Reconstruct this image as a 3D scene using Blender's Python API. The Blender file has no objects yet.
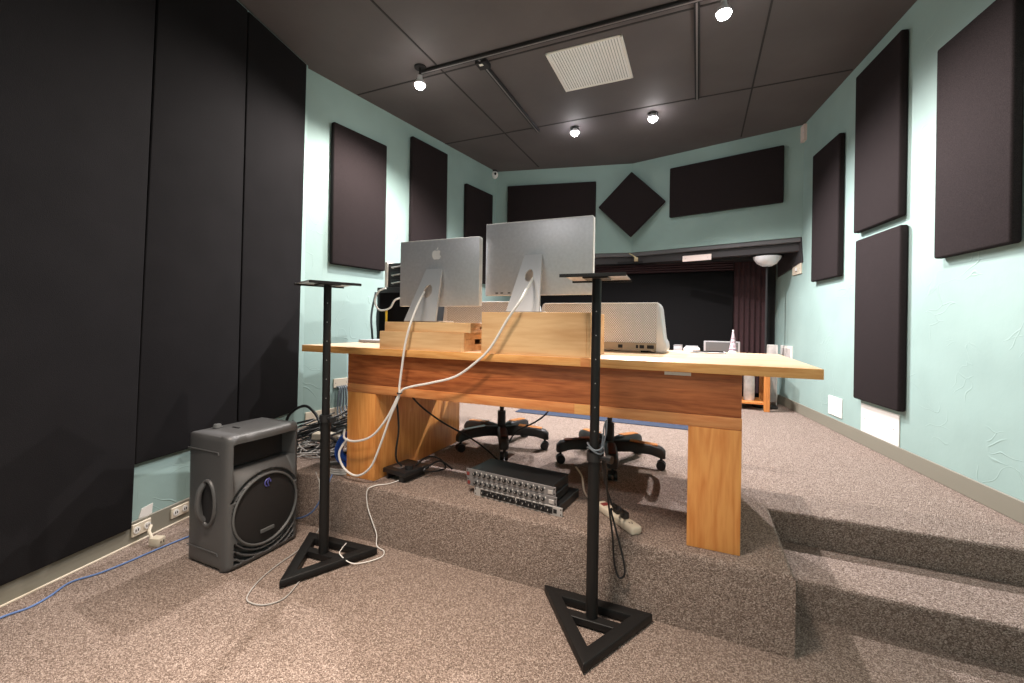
import bpy, bmesh, math, random
from mathutils import Vector, Matrix
random.seed(7)
sc = bpy.context.scene
COL = sc.collection
PI = math.pi
def V(*a): return Vector(a)

# ---------------------------------------------------------------- materials
def new_mat(name):
    m = bpy.data.materials.new(name); m.use_nodes = True
    nt = m.node_tree; b = nt.nodes['Principled BSDF']
    return m, nt, b
def srgb(r, g, b):
    def c(v):
        v /= 255.0
        return v/12.92 if v <= .04045 else ((v+.055)/1.055)**2.4
    return (c(r), c(g), c(b), 1)
def plain(name, col, rough=.5, metal=0, noise=0, nscale=40, bump=0, bscale=200, spec=None):
    m, nt, b = new_mat(name)
    b.inputs['Roughness'].default_value = rough
    b.inputs['Metallic'].default_value = metal
    b.inputs['Base Color'].default_value = col
    if spec is not None: b.inputs['Specular IOR Level'].default_value = spec
    tc = nt.nodes.new('ShaderNodeTexCoord')
    n = nt.nodes.new('ShaderNodeTexNoise'); n.inputs['Scale'].default_value = nscale
    n.inputs['Detail'].default_value = 4
    nt.links.new(tc.outputs['Object'], n.inputs['Vector'])
    if noise:
        r = nt.nodes.new('ShaderNodeValToRGB')
        e = r.color_ramp.elements
        e[0].position = .3; e[1].position = .7
        e[0].color = tuple(c*(1-noise) for c in col[:3])+(1,)
        e[1].color = tuple(min(1, c*(1+noise)) for c in col[:3])+(1,)
        nt.links.new(n.outputs['Fac'], r.inputs['Fac'])
        nt.links.new(r.outputs['Color'], b.inputs['Base Color'])
    if bump:
        n2 = nt.nodes.new('ShaderNodeTexNoise'); n2.inputs['Scale'].default_value = bscale
        nt.links.new(tc.outputs['Object'], n2.inputs['Vector'])
        bp = nt.nodes.new('ShaderNodeBump'); bp.inputs['Strength'].default_value = bump
        bp.inputs['Distance'].default_value = .004
        nt.links.new(n2.outputs['Fac'], bp.inputs['Height'])
        nt.links.new(bp.outputs['Normal'], b.inputs['Normal'])
    return m

def carpet():
    m, nt, b = new_mat('carpet')
    N = nt.nodes; L = nt.links
    tc = N.new('ShaderNodeTexCoord')
    v = N.new('ShaderNodeTexVoronoi'); v.inputs['Scale'].default_value = 290
    L.new(tc.outputs['Object'], v.inputs['Vector'])
    n = N.new('ShaderNodeTexNoise'); n.inputs['Scale'].default_value = 420; n.inputs['Detail'].default_value = 2
    L.new(tc.outputs['Object'], n.inputs['Vector'])
    sep = N.new('ShaderNodeSeparateColor'); L.new(v.outputs['Color'], sep.inputs[0])
    mx = N.new('ShaderNodeMath'); mx.operation = 'MULTIPLY_ADD'
    L.new(sep.outputs[0], mx.inputs[0]); mx.inputs[1].default_value = .62
    mm = N.new('ShaderNodeMath'); mm.operation = 'MULTIPLY'; mm.inputs[1].default_value = .38
    L.new(n.outputs['Fac'], mm.inputs[0]); L.new(mm.outputs[0], mx.inputs[2])
    r = N.new('ShaderNodeValToRGB'); e = r.color_ramp.elements
    e[0].position = .05; e[0].color = srgb(74, 62, 56)
    e[1].position = .95; e[1].color = srgb(226, 208, 196)
    k = e.new(.38); k.color = srgb(132, 115, 105)
    k = e.new(.62); k.color = srgb(164, 146, 135)
    L.new(mx.outputs[0], r.inputs['Fac']); L.new(r.outputs['Color'], b.inputs['Base Color'])
    b.inputs['Roughness'].default_value = 1; b.inputs['Specular IOR Level'].default_value = .1
    bp = N.new('ShaderNodeBump'); bp.inputs['Strength'].default_value = .9; bp.inputs['Distance'].default_value = .006
    L.new(v.outputs['Distance'], bp.inputs['Height']); bp.invert = True
    L.new(bp.outputs['Normal'], b.inputs['Normal'])
    return m

def plaster(name, col):
    m, nt, b = new_mat(name); N = nt.nodes; L = nt.links
    tc = N.new('ShaderNodeTexCoord')
    # trowel marks: distorted noise ridges
    w = N.new('ShaderNodeTexNoise'); w.inputs['Scale'].default_value = 2.2; w.inputs['Detail'].default_value = 2
    L.new(tc.outputs['Object'], w.inputs['Vector'])
    ad = N.new('ShaderNodeVectorMath'); ad.operation = 'MULTIPLY_ADD'
    L.new(w.outputs['Color'], ad.inputs[0]); ad.inputs[1].default_value = (.9, .9, .9)
    L.new(tc.outputs['Object'], ad.inputs[2])
    mp = N.new('ShaderNodeMapping'); mp.inputs['Rotation'].default_value = (.5, .3, .4); mp.inputs['Scale'].default_value = (2, 3.4, 9)
    L.new(ad.outputs[0], mp.inputs['Vector'])
    v = N.new('ShaderNodeTexVoronoi'); v.feature = 'DISTANCE_TO_EDGE'; v.inputs['Scale'].default_value = .9
    L.new(mp.outputs[0], v.inputs['Vector'])
    r = N.new('ShaderNodeValToRGB'); e = r.color_ramp.elements
    e[0].position = 0; e[0].color = (1, 1, 1, 1); e[1].position = .022; e[1].color = (0, 0, 0, 1)
    L.new(v.outputs['Distance'], r.inputs['Fac'])
    g = N.new('ShaderNodeTexNoise'); g.inputs['Scale'].default_value = 3.1
    L.new(tc.outputs['Object'], g.inputs['Vector'])
    gr = N.new('ShaderNodeValToRGB'); gr.color_ramp.elements[0].position = .53; gr.color_ramp.elements[1].position = .66
    L.new(g.outputs['Fac'], gr.inputs['Fac'])
    mu = N.new('ShaderNodeMath'); mu.operation = 'MULTIPLY'
    L.new(r.outputs['Color'], mu.inputs[0]); L.new(gr.outputs['Color'], mu.inputs[1])
    f = N.new('ShaderNodeTexNoise'); f.inputs['Scale'].default_value = 16; f.inputs['Detail'].default_value = 5
    L.new(tc.outputs['Object'], f.inputs['Vector'])
    sm = N.new('ShaderNodeMath'); sm.operation = 'MULTIPLY_ADD'; sm.inputs[1].default_value = .3
    L.new(f.outputs['Fac'], sm.inputs[0]); L.new(mu.outputs[0], sm.inputs[2])
    bp = N.new('ShaderNodeBump'); bp.inputs['Strength'].default_value = .35; bp.inputs['Distance'].default_value = .01
    L.new(sm.outputs[0], bp.inputs['Height']); L.new(bp.outputs['Normal'], b.inputs['Normal'])
    c = N.new('ShaderNodeValToRGB'); e = c.color_ramp.elements
    e[0].position = .35; e[1].position = .68
    e[0].color = tuple(x*.92 for x in col[:3])+(1,); e[1].color = tuple(min(1, x*1.05) for x in col[:3])+(1,)
    L.new(w.outputs['Fac'], c.inputs['Fac']); L.new(c.outputs['Color'], b.inputs['Base Color'])
    b.inputs['Roughness'].default_value = .6
    b.inputs['Specular IOR Level'].default_value = .3
    return m

def wood(name, c1, c2, axis='x', scale=1.0, rough=.4, fine=1.0, rings=6, blocks=0):
    m, nt, b = new_mat(name); N = nt.nodes; L = nt.links
    tc = N.new('ShaderNodeTexCoord'); mp = N.new('ShaderNodeMapping')
    s = {'x': (.9, 9, 9), 'z': (9, 9, .9), 'y': (9, .9, 9)}[axis]
    mp.inputs['Scale'].default_value = tuple(k*scale for k in s)
    L.new(tc.outputs['Object'], mp.inputs['Vector'])
    n = N.new('ShaderNodeTexNoise'); n.inputs['Scale'].default_value = 1.1; n.inputs['Detail'].default_value = 2
    L.new(mp.outputs[0], n.inputs['Vector'])
    mu = N.new('ShaderNodeMath'); mu.operation = 'MULTIPLY'; mu.inputs[1].default_value = rings
    L.new(n.outputs['Fac'], mu.inputs[0])
    fr = N.new('ShaderNodeMath'); fr.operation = 'PINGPONG'; fr.inputs[1].default_value = .5
    L.new(mu.outputs[0], fr.inputs[0])
    n2 = N.new('ShaderNodeTexNoise'); n2.inputs['Scale'].default_value = 9*fine; n2.inputs['Detail'].default_value = 3
    L.new(mp.outputs[0], n2.inputs['Vector'])
    a = N.new('ShaderNodeMath'); a.operation = 'MULTIPLY_ADD'; a.inputs[1].default_value = .75
    L.new(fr.outputs[0], a.inputs[0])
    a2 = N.new('ShaderNodeMath'); a2.operation = 'MULTIPLY'; a2.inputs[1].default_value = .75
    L.new(n2.outputs['Fac'], a2.inputs[0]); L.new(a2.outputs[0], a.inputs[2])
    r = N.new('ShaderNodeValToRGB'); e = r.color_ramp.elements
    e[0].position = .25; e[0].color = c2; e[1].position = .75; e[1].color = c1
    L.new(a.outputs[0], r.inputs['Fac'])
    out = r.outputs['Color']
    if blocks:
        bt = N.new('ShaderNodeTexBrick'); bt.inputs['Scale'].default_value = 1
        bt.inputs['Brick Width'].default_value = blocks; bt.inputs['Row Height'].default_value = .045
        bt.inputs['Mortar Size'].default_value = .0006; bt.offset = .37
        bt.inputs['Color1'].default_value = (1, 1, 1, 1); bt.inputs['Color2'].default_value = (.72, .66, .6, 1)
        bt.inputs['Mortar'].default_value = (.6, .5, .42, 1)
        L.new(tc.outputs['Object'], bt.inputs['Vector'])
        mxn = N.new('ShaderNodeMix'); mxn.data_type = 'RGBA'; mxn.blend_type = 'MULTIPLY'; mxn.inputs['Factor'].default_value = .6
        L.new(out, mxn.inputs[6]); L.new(bt.outputs['Color'], mxn.inputs[7]); out = mxn.outputs[2]
    L.new(out, b.inputs['Base Color'])
    b.inputs['Roughness'].default_value = rough
    return m

def perforated():
    m, nt, b = new_mat('perforated_aluminium'); N = nt.nodes; L = nt.links
    tc = N.new('ShaderNodeTexCoord'); P = .0118
    sep = N.new('ShaderNodeSeparateXYZ'); L.new(tc.outputs['Object'], sep.inputs[0])
    def grid(off):
        outs = []
        for ax, per in ((0, P), (2, P*1.2)):
            k = N.new('ShaderNodeMath'); k.operation = 'MULTIPLY_ADD'; k.inputs[1].default_value = 1/per; k.inputs[2].default_value = off+100
            L.new(sep.outputs[ax], k.inputs[0])
            f = N.new('ShaderNodeMath'); f.operation = 'FRACT'; L.new(k.outputs[0], f.inputs[0])
            s = N.new('ShaderNodeMath'); s.operation = 'SUBTRACT'; s.inputs[1].default_value = .5; L.new(f.outputs[0], s.inputs[0])
            q = N.new('ShaderNodeMath'); q.operation = 'MULTIPLY'; L.new(s.outputs[0], q.inputs[0]); L.new(s.outputs[0], q.inputs[1])
            outs.append(q)
        a = N.new('ShaderNodeMath'); a.operation = 'ADD'; L.new(outs[0].outputs[0], a.inputs[0]); L.new(outs[1].outputs[0], a.inputs[1])
        return a
    g1, g2 = grid(0), grid(.5)
    mn = N.new('ShaderNodeMath'); mn.operation = 'MINIMUM'; L.new(g1.outputs[0], mn.inputs[0]); L.new(g2.outputs[0], mn.inputs[1])
    lt = N.new('ShaderNodeMath'); lt.operation = 'LESS_THAN'; lt.inputs[1].default_value = .10; L.new(mn.outputs[0], lt.inputs[0])
    mx = N.new('ShaderNodeMix'); mx.data_type = 'RGBA'
    mx.inputs[6].default_value = (.78, .78, .8, 1); mx.inputs[7].default_value = (.34, .33, .33, 1)
    L.new(lt.outputs[0], mx.inputs[0]); L.new(mx.outputs[2], b.inputs['Base Color'])
    b.inputs['Roughness'].default_value = .45; b.inputs['Metallic'].default_value = .25
    return m

def emit(name, col, s):
    m, nt, b = new_mat(name)
    b.inputs['Base Color'].default_value = (1, 1, 1, 1)
    b.inputs['Emission Color'].default_value = col; b.inputs['Emission Strength'].default_value = s
    return m

def ceiling_mat():
    m, nt, b = new_mat('ceiling_black'); N = nt.nodes; L = nt.links
    tc = N.new('ShaderNodeTexCoord')
    n = N.new('ShaderNodeTexNoise'); n.inputs['Scale'].default_value = 1.6; n.inputs['Detail'].default_value = 5
    L.new(tc.outputs['Object'], n.inputs['Vector'])
    r = N.new('ShaderNodeValToRGB'); e = r.color_ramp.elements
    e[0].position = .3; e[1].position = .7
    e[0].color = CEIL0; e[1].color = CEIL1
    L.new(n.outputs['Fac'], r.inputs['Fac']); L.new(r.outputs['Color'], b.inputs['Base Color'])
    b.inputs['Roughness'].default_value = .75
    return m
CEIL0 = (.085, .073, .074, 1); CEIL1 = (.115, .10, .10, 1)

M = dict(
 carpet=carpet(),
 teal=plaster('teal_plaster', srgb(151, 175, 170)),
 ceil=ceiling_mat(),
 seam=plain('ceiling_seam', (.028, .025, .025, 1), .9),
 fabric=plain('acoustic_fabric', (.021, .0155, .016, 1), .95, noise=.45, nscale=260, bump=.4, bscale=420, spec=.15),
 bigfabric=plain('wall_fabric', (.0085, .0075, .008, 1), .95, noise=.12, nscale=5, bump=.3, bscale=300, spec=.15),
 black=plain('matte_black', (.012, .011, .012, 1), .8),
 steel=plain('black_steel', (.010, .0095, .0095, 1), .5, bump=.1, bscale=300, spec=.3),
 steeledge=plain('grey_steel', (.3, .28, .28, 1), .4, .6),
 platetop=plain('stand_plate', (.5, .47, .46, 1), .33, .5),
 plastic=plain('speaker_plastic', (.085, .085, .086, 1), .42, bump=.15, bscale=500),
 plastic2=plain('black_plastic', (.014, .014, .015, 1), .4),
 grille=plain('speaker_grille', (.016, .014, .014, 1), .7, noise=.5, nscale=900, bump=.3, bscale=900),
 rim=plain('grille_rim', (.11, .112, .112, 1), .45),
 top=wood('birch_tabletop', srgb(240, 212, 178), srgb(226, 186, 146), 'x', 1.2, .35, rings=3, blocks=.7),
 edge=wood('birch_edge', srgb(234, 176, 108), srgb(214, 146, 80), 'x', 2, .4, rings=4),
 apron=wood('red_oak', srgb(190, 112, 64), srgb(146, 76, 40), 'x', 1.7, .42, rings=6),
 rail=wood('rail_oak', srgb(226, 156, 98), srgb(204, 124, 70), 'x', 1.5, .4, rings=5),
 leg=wood('leg_oak', srgb(234, 164, 92), srgb(214, 134, 66), 'z', 1.1, .4, rings=7),
 board=wood('raw_pine', srgb(230, 192, 142), srgb(206, 156, 106), 'x', .8, .55, rings=3),
 legdark=wood('mahogany', srgb(110, 56, 32), srgb(70, 32, 20), 'x', 3, .3),
 tanwood=wood('table_pine', srgb(206, 134, 70), srgb(176, 104, 50), 'z', 2, .4),
 alu=plain('aluminium', (.58, .585, .61, 1), .42, .4, noise=.06, nscale=60),
 alulight=plain('aluminium_light', (.62, .63, .65, 1), .38, .3),
 white=plain('white_plastic', (.8, .79, .77, 1), .4),
 perf=perforated(),
 brass=plain('port_panel', (.35, .29, .22, 1), .5, .4),
 baseb=plain('grey_rubber', srgb(130, 126, 113), .55),
 cream=plain('cream_plastic', srgb(214, 202, 182), .5),
 pinkpl=plain('pink_white_plate', srgb(222, 204, 196), .5),
 ventwhite=plain('vent_white', (.9, .89, .88, 1), .5),
 wplate=plain('white_plate', srgb(232, 228, 222), .5),
 maroon=plain('maroon_cloth', (.028, .008, .010, 1), .85, noise=.2, nscale=30),
 screen=plain('black_screen', (.007, .0065, .007, 1), .8, spec=.1),
 trimd=plain('dark_trim', (.035, .03, .032, 1), .6),
 trimg=plain('grey_trim', (.12, .115, .12, 1), .6),
 wcable=plain('white_cable', (.85, .83, .8, 1), .45),
 gcable=plain('grey_cable', (.4, .38, .36, 1), .5),
 gycable=plain('slate_cable', (.12, .14, .16, 1), .5),
 bcable=plain('black_cable', (.012, .012, .013, 1), .45),
 blue=plain('blue_cable', (.02, .09, .42, 1), .45),
 dblue=plain('dull_blue_cable', (.12, .2, .42, 1), .5),
 yellow=plain('yellow_cable', (.8, .5, .03, 1), .45),
 rug=plain('blue_rug', (.03, .042, .075, 1), .95, noise=.15, nscale=60),
 rackface=plain('rack_face', (.27, .265, .27, 1), .4, .5),
 racksilver=plain('rack_silver', (.6, .59, .58, 1), .35, .5),
 knob=plain('knob_black', (.015, .015, .016, 1), .35),
 red=plain('red_badge', (.22, .04, .035, 1), .5),
 bowl=plain('frosted_bowl', (.85, .84, .86, 1), .35),
 lilac=plain('lilac_stripes', (.6, .48, .52, 1), .5, noise=.2, nscale=50),
 lilacdark=plain('lilac_dark', (.25, .15, .2, 1), .5),
 sheet=plain('pale_sheet', srgb(196, 190, 186), .6, noise=.2, nscale=12),
 glass=plain('lens_dark', (.01, .01, .012, 1), .1),
 emblem=plain('blue_emblem', (.09, .09, .32, 1), .4),
 gold=plain('brass_bracket', (.5, .4, .24, 1), .4, .7),
 silverlid=plain('silver_lid', (.5, .5, .52, 1), .4, .4),
 hub=plain('hub_black', (.02, .018, .018, 1), .5),
)
# ---------------------------------------------------------------- mesh helpers
class MB:
    def __init__(s): s.bm = bmesh.new(); s.mats = []; s.mi = 0
    def mat(s, m):
        if m not in s.mats: s.mats.append(m)
        s.mi = s.mats.index(m); return s
    def add(s, tb, mtx=None):
        mp = {}
        for v in tb.verts:
            mp[v] = s.bm.verts.new(mtx @ v.co if mtx else v.co)
        for f in tb.faces:
            try:
                nf = s.bm.faces.new([mp[v] for v in f.verts]); nf.smooth = True; nf.material_index = s.mi
            except ValueError: pass
        tb.free(); return s
    def box(s, x0, x1, y0, y1, z0, z1, bev=0, seg=2, mtx=None):
        tb = bmesh.new()
        bmesh.ops.create_cube(tb, size=1)
        for v in tb.verts:
            v.co = Vector((x0+(v.co.x+.5)*(x1-x0), y0+(v.co.y+.5)*(y1-y0), z0+(v.co.z+.5)*(z1-z0)))
        if bev: bmesh.ops.bevel(tb, geom=tb.edges[:], offset=bev, segments=seg, profile=.5, affect='EDGES')
        return s.add(tb, mtx)
    def prism(s, pts, ext, bev=0, seg=2, mtx=None):
        """pts: list of 3D points (planar), ext: extrusion vector"""
        tb = bmesh.new(); e = Vector(ext)
        a = [tb.verts.new(Vector(p)) for p in pts]; b = [tb.verts.new(Vector(p)+e) for p in pts]
        n = len(a)
        tb.faces.new(a); tb.faces.new(b[::-1])
        for i in range(n): tb.faces.new((a[(i+1) % n], a[i], b[i], b[(i+1) % n]))
        bmesh.ops.recalc_face_normals(tb, faces=tb.faces[:])
        if bev: bmesh.ops.bevel(tb, geom=tb.edges[:], offset=bev, segments=seg, profile=.5, affect='EDGES')
        return s.add(tb, mtx)
    def tube(s, pts, r, n=8, closed=False, cap=True, mtx=None):
        pts = [Vector(p) for p in pts]; N = len(pts)
        rr = r if isinstance(r, (list, tuple)) else [r]*N
        tb = bmesh.new(); rings = []; up = None
        for i, p in enumerate(pts):
            if closed: t = pts[(i+1) % N]-pts[i-1]
            else: t = pts[min(i+1, N-1)]-pts[max(i-1, 0)]
            t = t.normalized() if t.length > 1e-9 else Vector((0, 0, 1))
            if up is None: up = Vector((0, 0, 1)) if abs(t.z) < .9 else Vector((1, 0, 0))
            a = t.cross(up)
            if a.length < 1e-6: a = t.cross(Vector((0, 1, 0)))
            a.normalize(); bb = a.cross(t).normalized(); up = bb
            rings.append([tb.verts.new(p+rr[i]*(math.cos(2*PI*k/n)*a+math.sin(2*PI*k/n)*bb)) for k in range(n)])
        m = N if closed else N-1
        for i in range(m):
            A, B = rings[i], rings[(i+1) % N]
            for k in range(n): tb.faces.new((A[k], A[(k+1) % n], B[(k+1) % n], B[k]))
        if cap and not closed:
            tb.faces.new(rings[0]); tb.faces.new(rings[-1][::-1])
        bmesh.ops.recalc_face_normals(tb, faces=tb.faces[:])
        return s.add(tb, mtx)
    def cyl(s, p0, p1, r, r2=None, n=20, mtx=None):
        return s.tube([p0, p1], [r, r if r2 is None else r2], n, mtx=mtx)
    def lathe(s, prof, n=28, mtx=None):
        tb = bmesh.new(); rings = []
        for (r, z) in prof:
            rings.append([tb.verts.new((max(r, 1e-5)*math.cos(2*PI*k/n), max(r, 1e-5)*math.sin(2*PI*k/n), z)) for k in range(n)])
        for A, B in zip(rings, rings[1:]):
            for k in range(n): tb.faces.new((A[k], A[(k+1) % n], B[(k+1) % n], B[k]))
        bmesh.ops.recalc_face_normals(tb, faces=tb.faces[:])
        return s.add(tb, mtx)
    def grid(s, P, mtx=None):
        """P: 2D list of points"""
        tb = bmesh.new(); vs = [[tb.verts.new(Vector(p)) for p in row] for row in P]
        for i in range(len(vs)-1):
            for j in range(len(vs[0])-1): tb.faces.new((vs[i][j], vs[i+1][j], vs[i+1][j+1], vs[i][j+1]))
        return s.add(tb, mtx)
    def build(s, name, mat=None, parent=None, loc=None, sharp=35, recalc=False):
        me = bpy.data.meshes.new(name)
        if recalc: bmesh.ops.recalc_face_normals(s.bm, faces=s.bm.faces[:])
        if loc is not None:
            L = Vector(loc)
            for v in s.bm.verts: v.co -= L
        s.bm.to_mesh(me); s.bm.free()
        if mat is not None: me.materials.append(mat)
        else:
            for m in s.mats: me.materials.append(m)
        me.set_sharp_from_angle(angle=math.radians(sharp))
        o = bpy.data.objects.new(name, me); COL.objects.link(o)
        if loc is not None: o.location = loc
        if parent is not None: o.parent = parent
        return o
def tag(o, label=None, cat=None, group=None, kind=None):
    if label: o['label'] = label
    if cat: o['category'] = cat
    if group: o['group'] = group
    if kind: o['kind'] = kind
    return o
def empty(name, loc, rz=0, label=None, cat=None, group=None):
    o = bpy.data.objects.new(name, None); o.empty_display_size = .05; COL.objects.link(o)
    o.location = loc; o.rotation_euler = (0, 0, rz)
    return tag(o, label, cat, group)
def structure(o, label=None, cat=None):
    o['kind'] = 'structure'; return tag(o, label, cat)
def smooth_path(pts, sub=8, closed=False):
    P = [Vector(p) for p in pts]; n = len(P); out = []
    rng = n if closed else n-1
    for i in range(rng):
        if closed: p0, p1, p2, p3 = P[i-1], P[i], P[(i+1) % n], P[(i+2) % n]
        else: p0, p1, p2, p3 = P[max(i-1, 0)], P[i], P[i+1], P[min(i+2, n-1)]
        for k in range(sub):
            t = k/sub
            out.append(.5*((2*p1)+(p2-p0)*t+(2*p0-5*p1+4*p2-p3)*t*t+(3*p1-p0-3*p2+p3)*t**3))
    if not closed: out.append(P[-1])
    return out
def copy_tree(o, parent=None):
    c = o.copy(); COL.objects.link(c)
    if parent is not None: c.parent = parent
    for ch in [k for k in list(bpy.data.objects) if k.parent == o]: copy_tree(ch, c)
    return c
def cable(name, pts, r, mat, label, cat='cable', group=None, n=8, sub=8):
    b = MB(); b.tube(smooth_path(pts, sub), r, n)
    return tag(b.build(name, mat, loc=pts[0]), label, cat, group)

ZP, ZC = .30, 3.36
# ---------------------------------------------------------------- room shell
# plan points
DW_A = V(-2.594, .772, 0); DW_d = V(-.2284, .9736, 0); DW_n = V(.9736, .2284, 0)      # near left wall (fabric covered)
LW_A = V(-3.085, 2.66, 0); LW_d = V(.150, .989, 0).normalized(); LW_n = V(LW_d.y, -LW_d.x, 0)
RW_A = V(1.417, 2.799, 0); RW_d = V(-.158, .987, 0).normalized(); RW_n = V(-RW_d.y, RW_d.x, 0)
def dw(s, z, o=0): return DW_A+DW_d*s+DW_n*o+V(0, 0, z)
def lw(s, z, o=0): return LW_A+LW_d*s+LW_n*o+V(0, 0, z)
def rw(s, z, o=0): return RW_A+RW_d*s+RW_n*o+V(0, 0, z)

b = MB(); b.box(-4.2, 3.2, -1.8, 6.6, -.12, 0)
structure(b.build('floor', M['carpet']))
b = MB(); b.box(-4.2, 3.2, -1.8, 6.6, ZC, ZC+.12)
structure(b.build('ceiling', M['ceil']))
# raised platform with a notch for the steps
def prof_prism(path_xy, z0, z1, bev, mat, name):
    b = MB(); tb = bmesh.new()
    a = [tb.verts.new((x, y, z0)) for x, y in path_xy]; c = [tb.verts.new((x, y, z1)) for x, y in path_xy]; n = len(a)
    tb.faces.new(a); tb.faces.new(c[::-1])
    for i in range(n): tb.faces.new((a[(i+1) % n], a[i], c[i], c[(i+1) % n]))
    bmesh.ops.recalc_face_normals(tb, faces=tb.faces[:])
    ed = [e for e in tb.edges if all(abs(v.co.z-z1) < 1e-6 for v in e.verts)]
    bmesh.ops.bevel(tb, geom=ed, offset=bev, segments=4, profile=.5, affect='EDGES')
    b.add(tb); return b.build(name, mat)
structure(prof_prism([(-3.3, 1.835), (.34, 1.835), (.34, 2.475), (1.6, 2.475), (1.6, 6.5), (-3.3, 6.5)], .0, ZP, .022, M['carpet'], 'floor_platform'))
structure(prof_prism([(.338, 2.115), (1.6, 2.115), (1.6, 2.48), (.338, 2.48)], 0, .15, .02, M['carpet'], 'floor_step'))

def wall(name, a, c, n_out, z0, z1, th, mat):
    b = MB(); o = n_out*th
    p = [V(a.x, a.y, z0), V(c.x, c.y, z0), V(c.x, c.y, z0)+o, V(a.x, a.y, z0)+o]
    b.prism(p, (0, 0, z1-z0)); return structure(b.build(name, mat))
wall('wall_left_front', dw(-2.7, 0, -.03), dw(1.90, 0, -.03), -DW_n, 0, ZC, .12, M['teal'])
wall('wall_left', lw(-.06, 0), lw(3.75, 0), -LW_n, 0, ZC, .12, M['teal'])
wall('wall_right', rw(-4.6, 0), rw(3.75, 0), -RW_n, 0, ZC, .12, M['teal'])
b = MB(); b.box(-2.4, 2.4, -1.75, -1.63, 0, ZC); structure(b.build('wall_front', M['teal']))
b = MB(); b.box(-3.2, 1.6, 6.16, 6.3, 0, ZC); structure(b.build('wall_back', M['black']))
# upper rear wall (two panels meeting at a shallow corner) above the dark alcove
B_ = V(-2.68, 5.465, 0); C_ = V(-.82, 5.837, 0); D_ = V(1.0, 5.372, 0)
b = MB(); zb = 2.175
b.prism([(B_.x-.1, B_.y-.02, zb), (C_.x, C_.y, zb), (C_.x, C_.y+.14, zb), (B_.x-.1, B_.y+.12, zb)], (0, 0, ZC-zb))
structure(b.build('wall_back_upper_left', M['teal']))
b = MB()
b.prism([(C_.x, C_.y, zb), (D_.x+.1, D_.y-.026, zb), (D_.x+.1, D_.y+.12, zb), (C_.x, C_.y+.14, zb)], (0, 0, ZC-zb))
structure(b.build('wall_back_upper_right', M['teal']))
# dark header boards under the upper wall
def header(name, a, c, z0, z1, back, th, mat):
    b = MB(); b.prism([(a.x, a.y+back, z0), (c.x, c.y+back, z0), (c.x, c.y+back+th, z0), (a.x, a.y+back+th, z0)], (0, 0, z1-z0), .004, 1)
    return structure(b.build(name, mat))
header('trim_1', B_, C_, 2.125, zb, .012, .12, M['trimg'])
header('trim_2', C_, D_, 2.125, zb, .012, .12, M['trimg'])
header('trim_3', B_, C_, 2.03, 2.125, .05, .1, M['trimd'])
header('trim_4', C_, D_, 2.03, 2.125, .05, .1, M['trimd'])
b = MB(); b.prism([rw(2.57, 1.90, .012), rw(2.62, 2.17, .012), rw(3.3, 2.17, .012), rw(3.3, 1.82, .012)], tuple(-RW_n*.012))
structure(b.build('trim_5', M['trimd']))
# alcove ceiling
b = MB(); b.box(-2.75, 1.05, 5.85, 6.2, 2.03, 2.06); structure(b.build('ceiling_alcove', M['black']))
# ceiling seams (thin cover strips)
k = 1
for p, q in (((.418, -1.5), (.42, 5.45)), ((-2.05, -1.2), (-2.03, 5.5)), ((-2.9, 4.39), (1.15, 4.37)), ((-3.0, 3.13), (1.4, 3.13))):
    b = MB(); d = (V(q[0], q[1], 0)-V(p[0], p[1], 0)).normalized(); n = V(-d.y, d.x, 0)*.007
    P0, P1 = V(p[0], p[1], ZC-.004), V(q[0], q[1], ZC-.004)
    b.prism([P0-n, P1-n, P1+n, P0+n], (0, 0, .004)); structure(b.build('ceiling_seam_%d' % k, M['seam'])); k += 1
# baseboards
def basebd(name, f, s0, s1, z0, h, o, mat=None):
    b = MB(); t = .012
    b.prism([f(s0, z0, o), f(s1, z0, o), f(s1, z0, o+t), f(s0, z0, o+t)], (0, 0, h), .003, 1)
    return structure(b.build(name, mat or M['baseb']))
basebd('baseboard_right', rw, -.33, 3.3, ZP, .105, 0)
basebd('baseboard_left', lw, 0, 3.4, ZP, .11, 0, M['cream'])
basebd('baseboard_left_front', dw, -2.3, 1.1, 0, .118, -.03)
b = MB(); b.prism([dw(-2.3, 0, -.018), dw(1.1, 0, -.018), dw(1.1, 0, -.011), dw(-2.3, 0, -.011)], (0, 0, .010), .002, 1)
structure(b.build('trim_6', M['cream']))

# ---------------------------------------------------------------- near-left fabric panels
def fpanel(quad, label, th=.045):
    b = MB(); P = [dw(s, z, 0) for s, z in quad]
    b.prism(P, tuple(-DW_n*th), .008, 3)
    o = b.build('fabric_wall_panel', M['bigfabric'], loc=dw(quad[0][0], quad[0][1], 0))
    return tag(o, label, 'wall panel', 'tall fabric panels covering the near left wall')
fpanel([(-2.2, .098), (.512, .094), (.606, 3.335), (-2.2, 3.335)], 'widest tall black fabric wall panel reaching almost to the floor, nearest the camera')
fpanel([(.520, .425), (1.182, .42), (1.222, 3.335), (.616, 3.335)], 'middle tall black fabric wall panel, ending above the floor behind the grey loudspeaker')
fpanel([(1.190, .43), (1.797, .465), (1.845, 3.335), (1.230, 3.335)], 'narrow far black fabric wall panel meeting the pale green wall corner')
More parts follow.
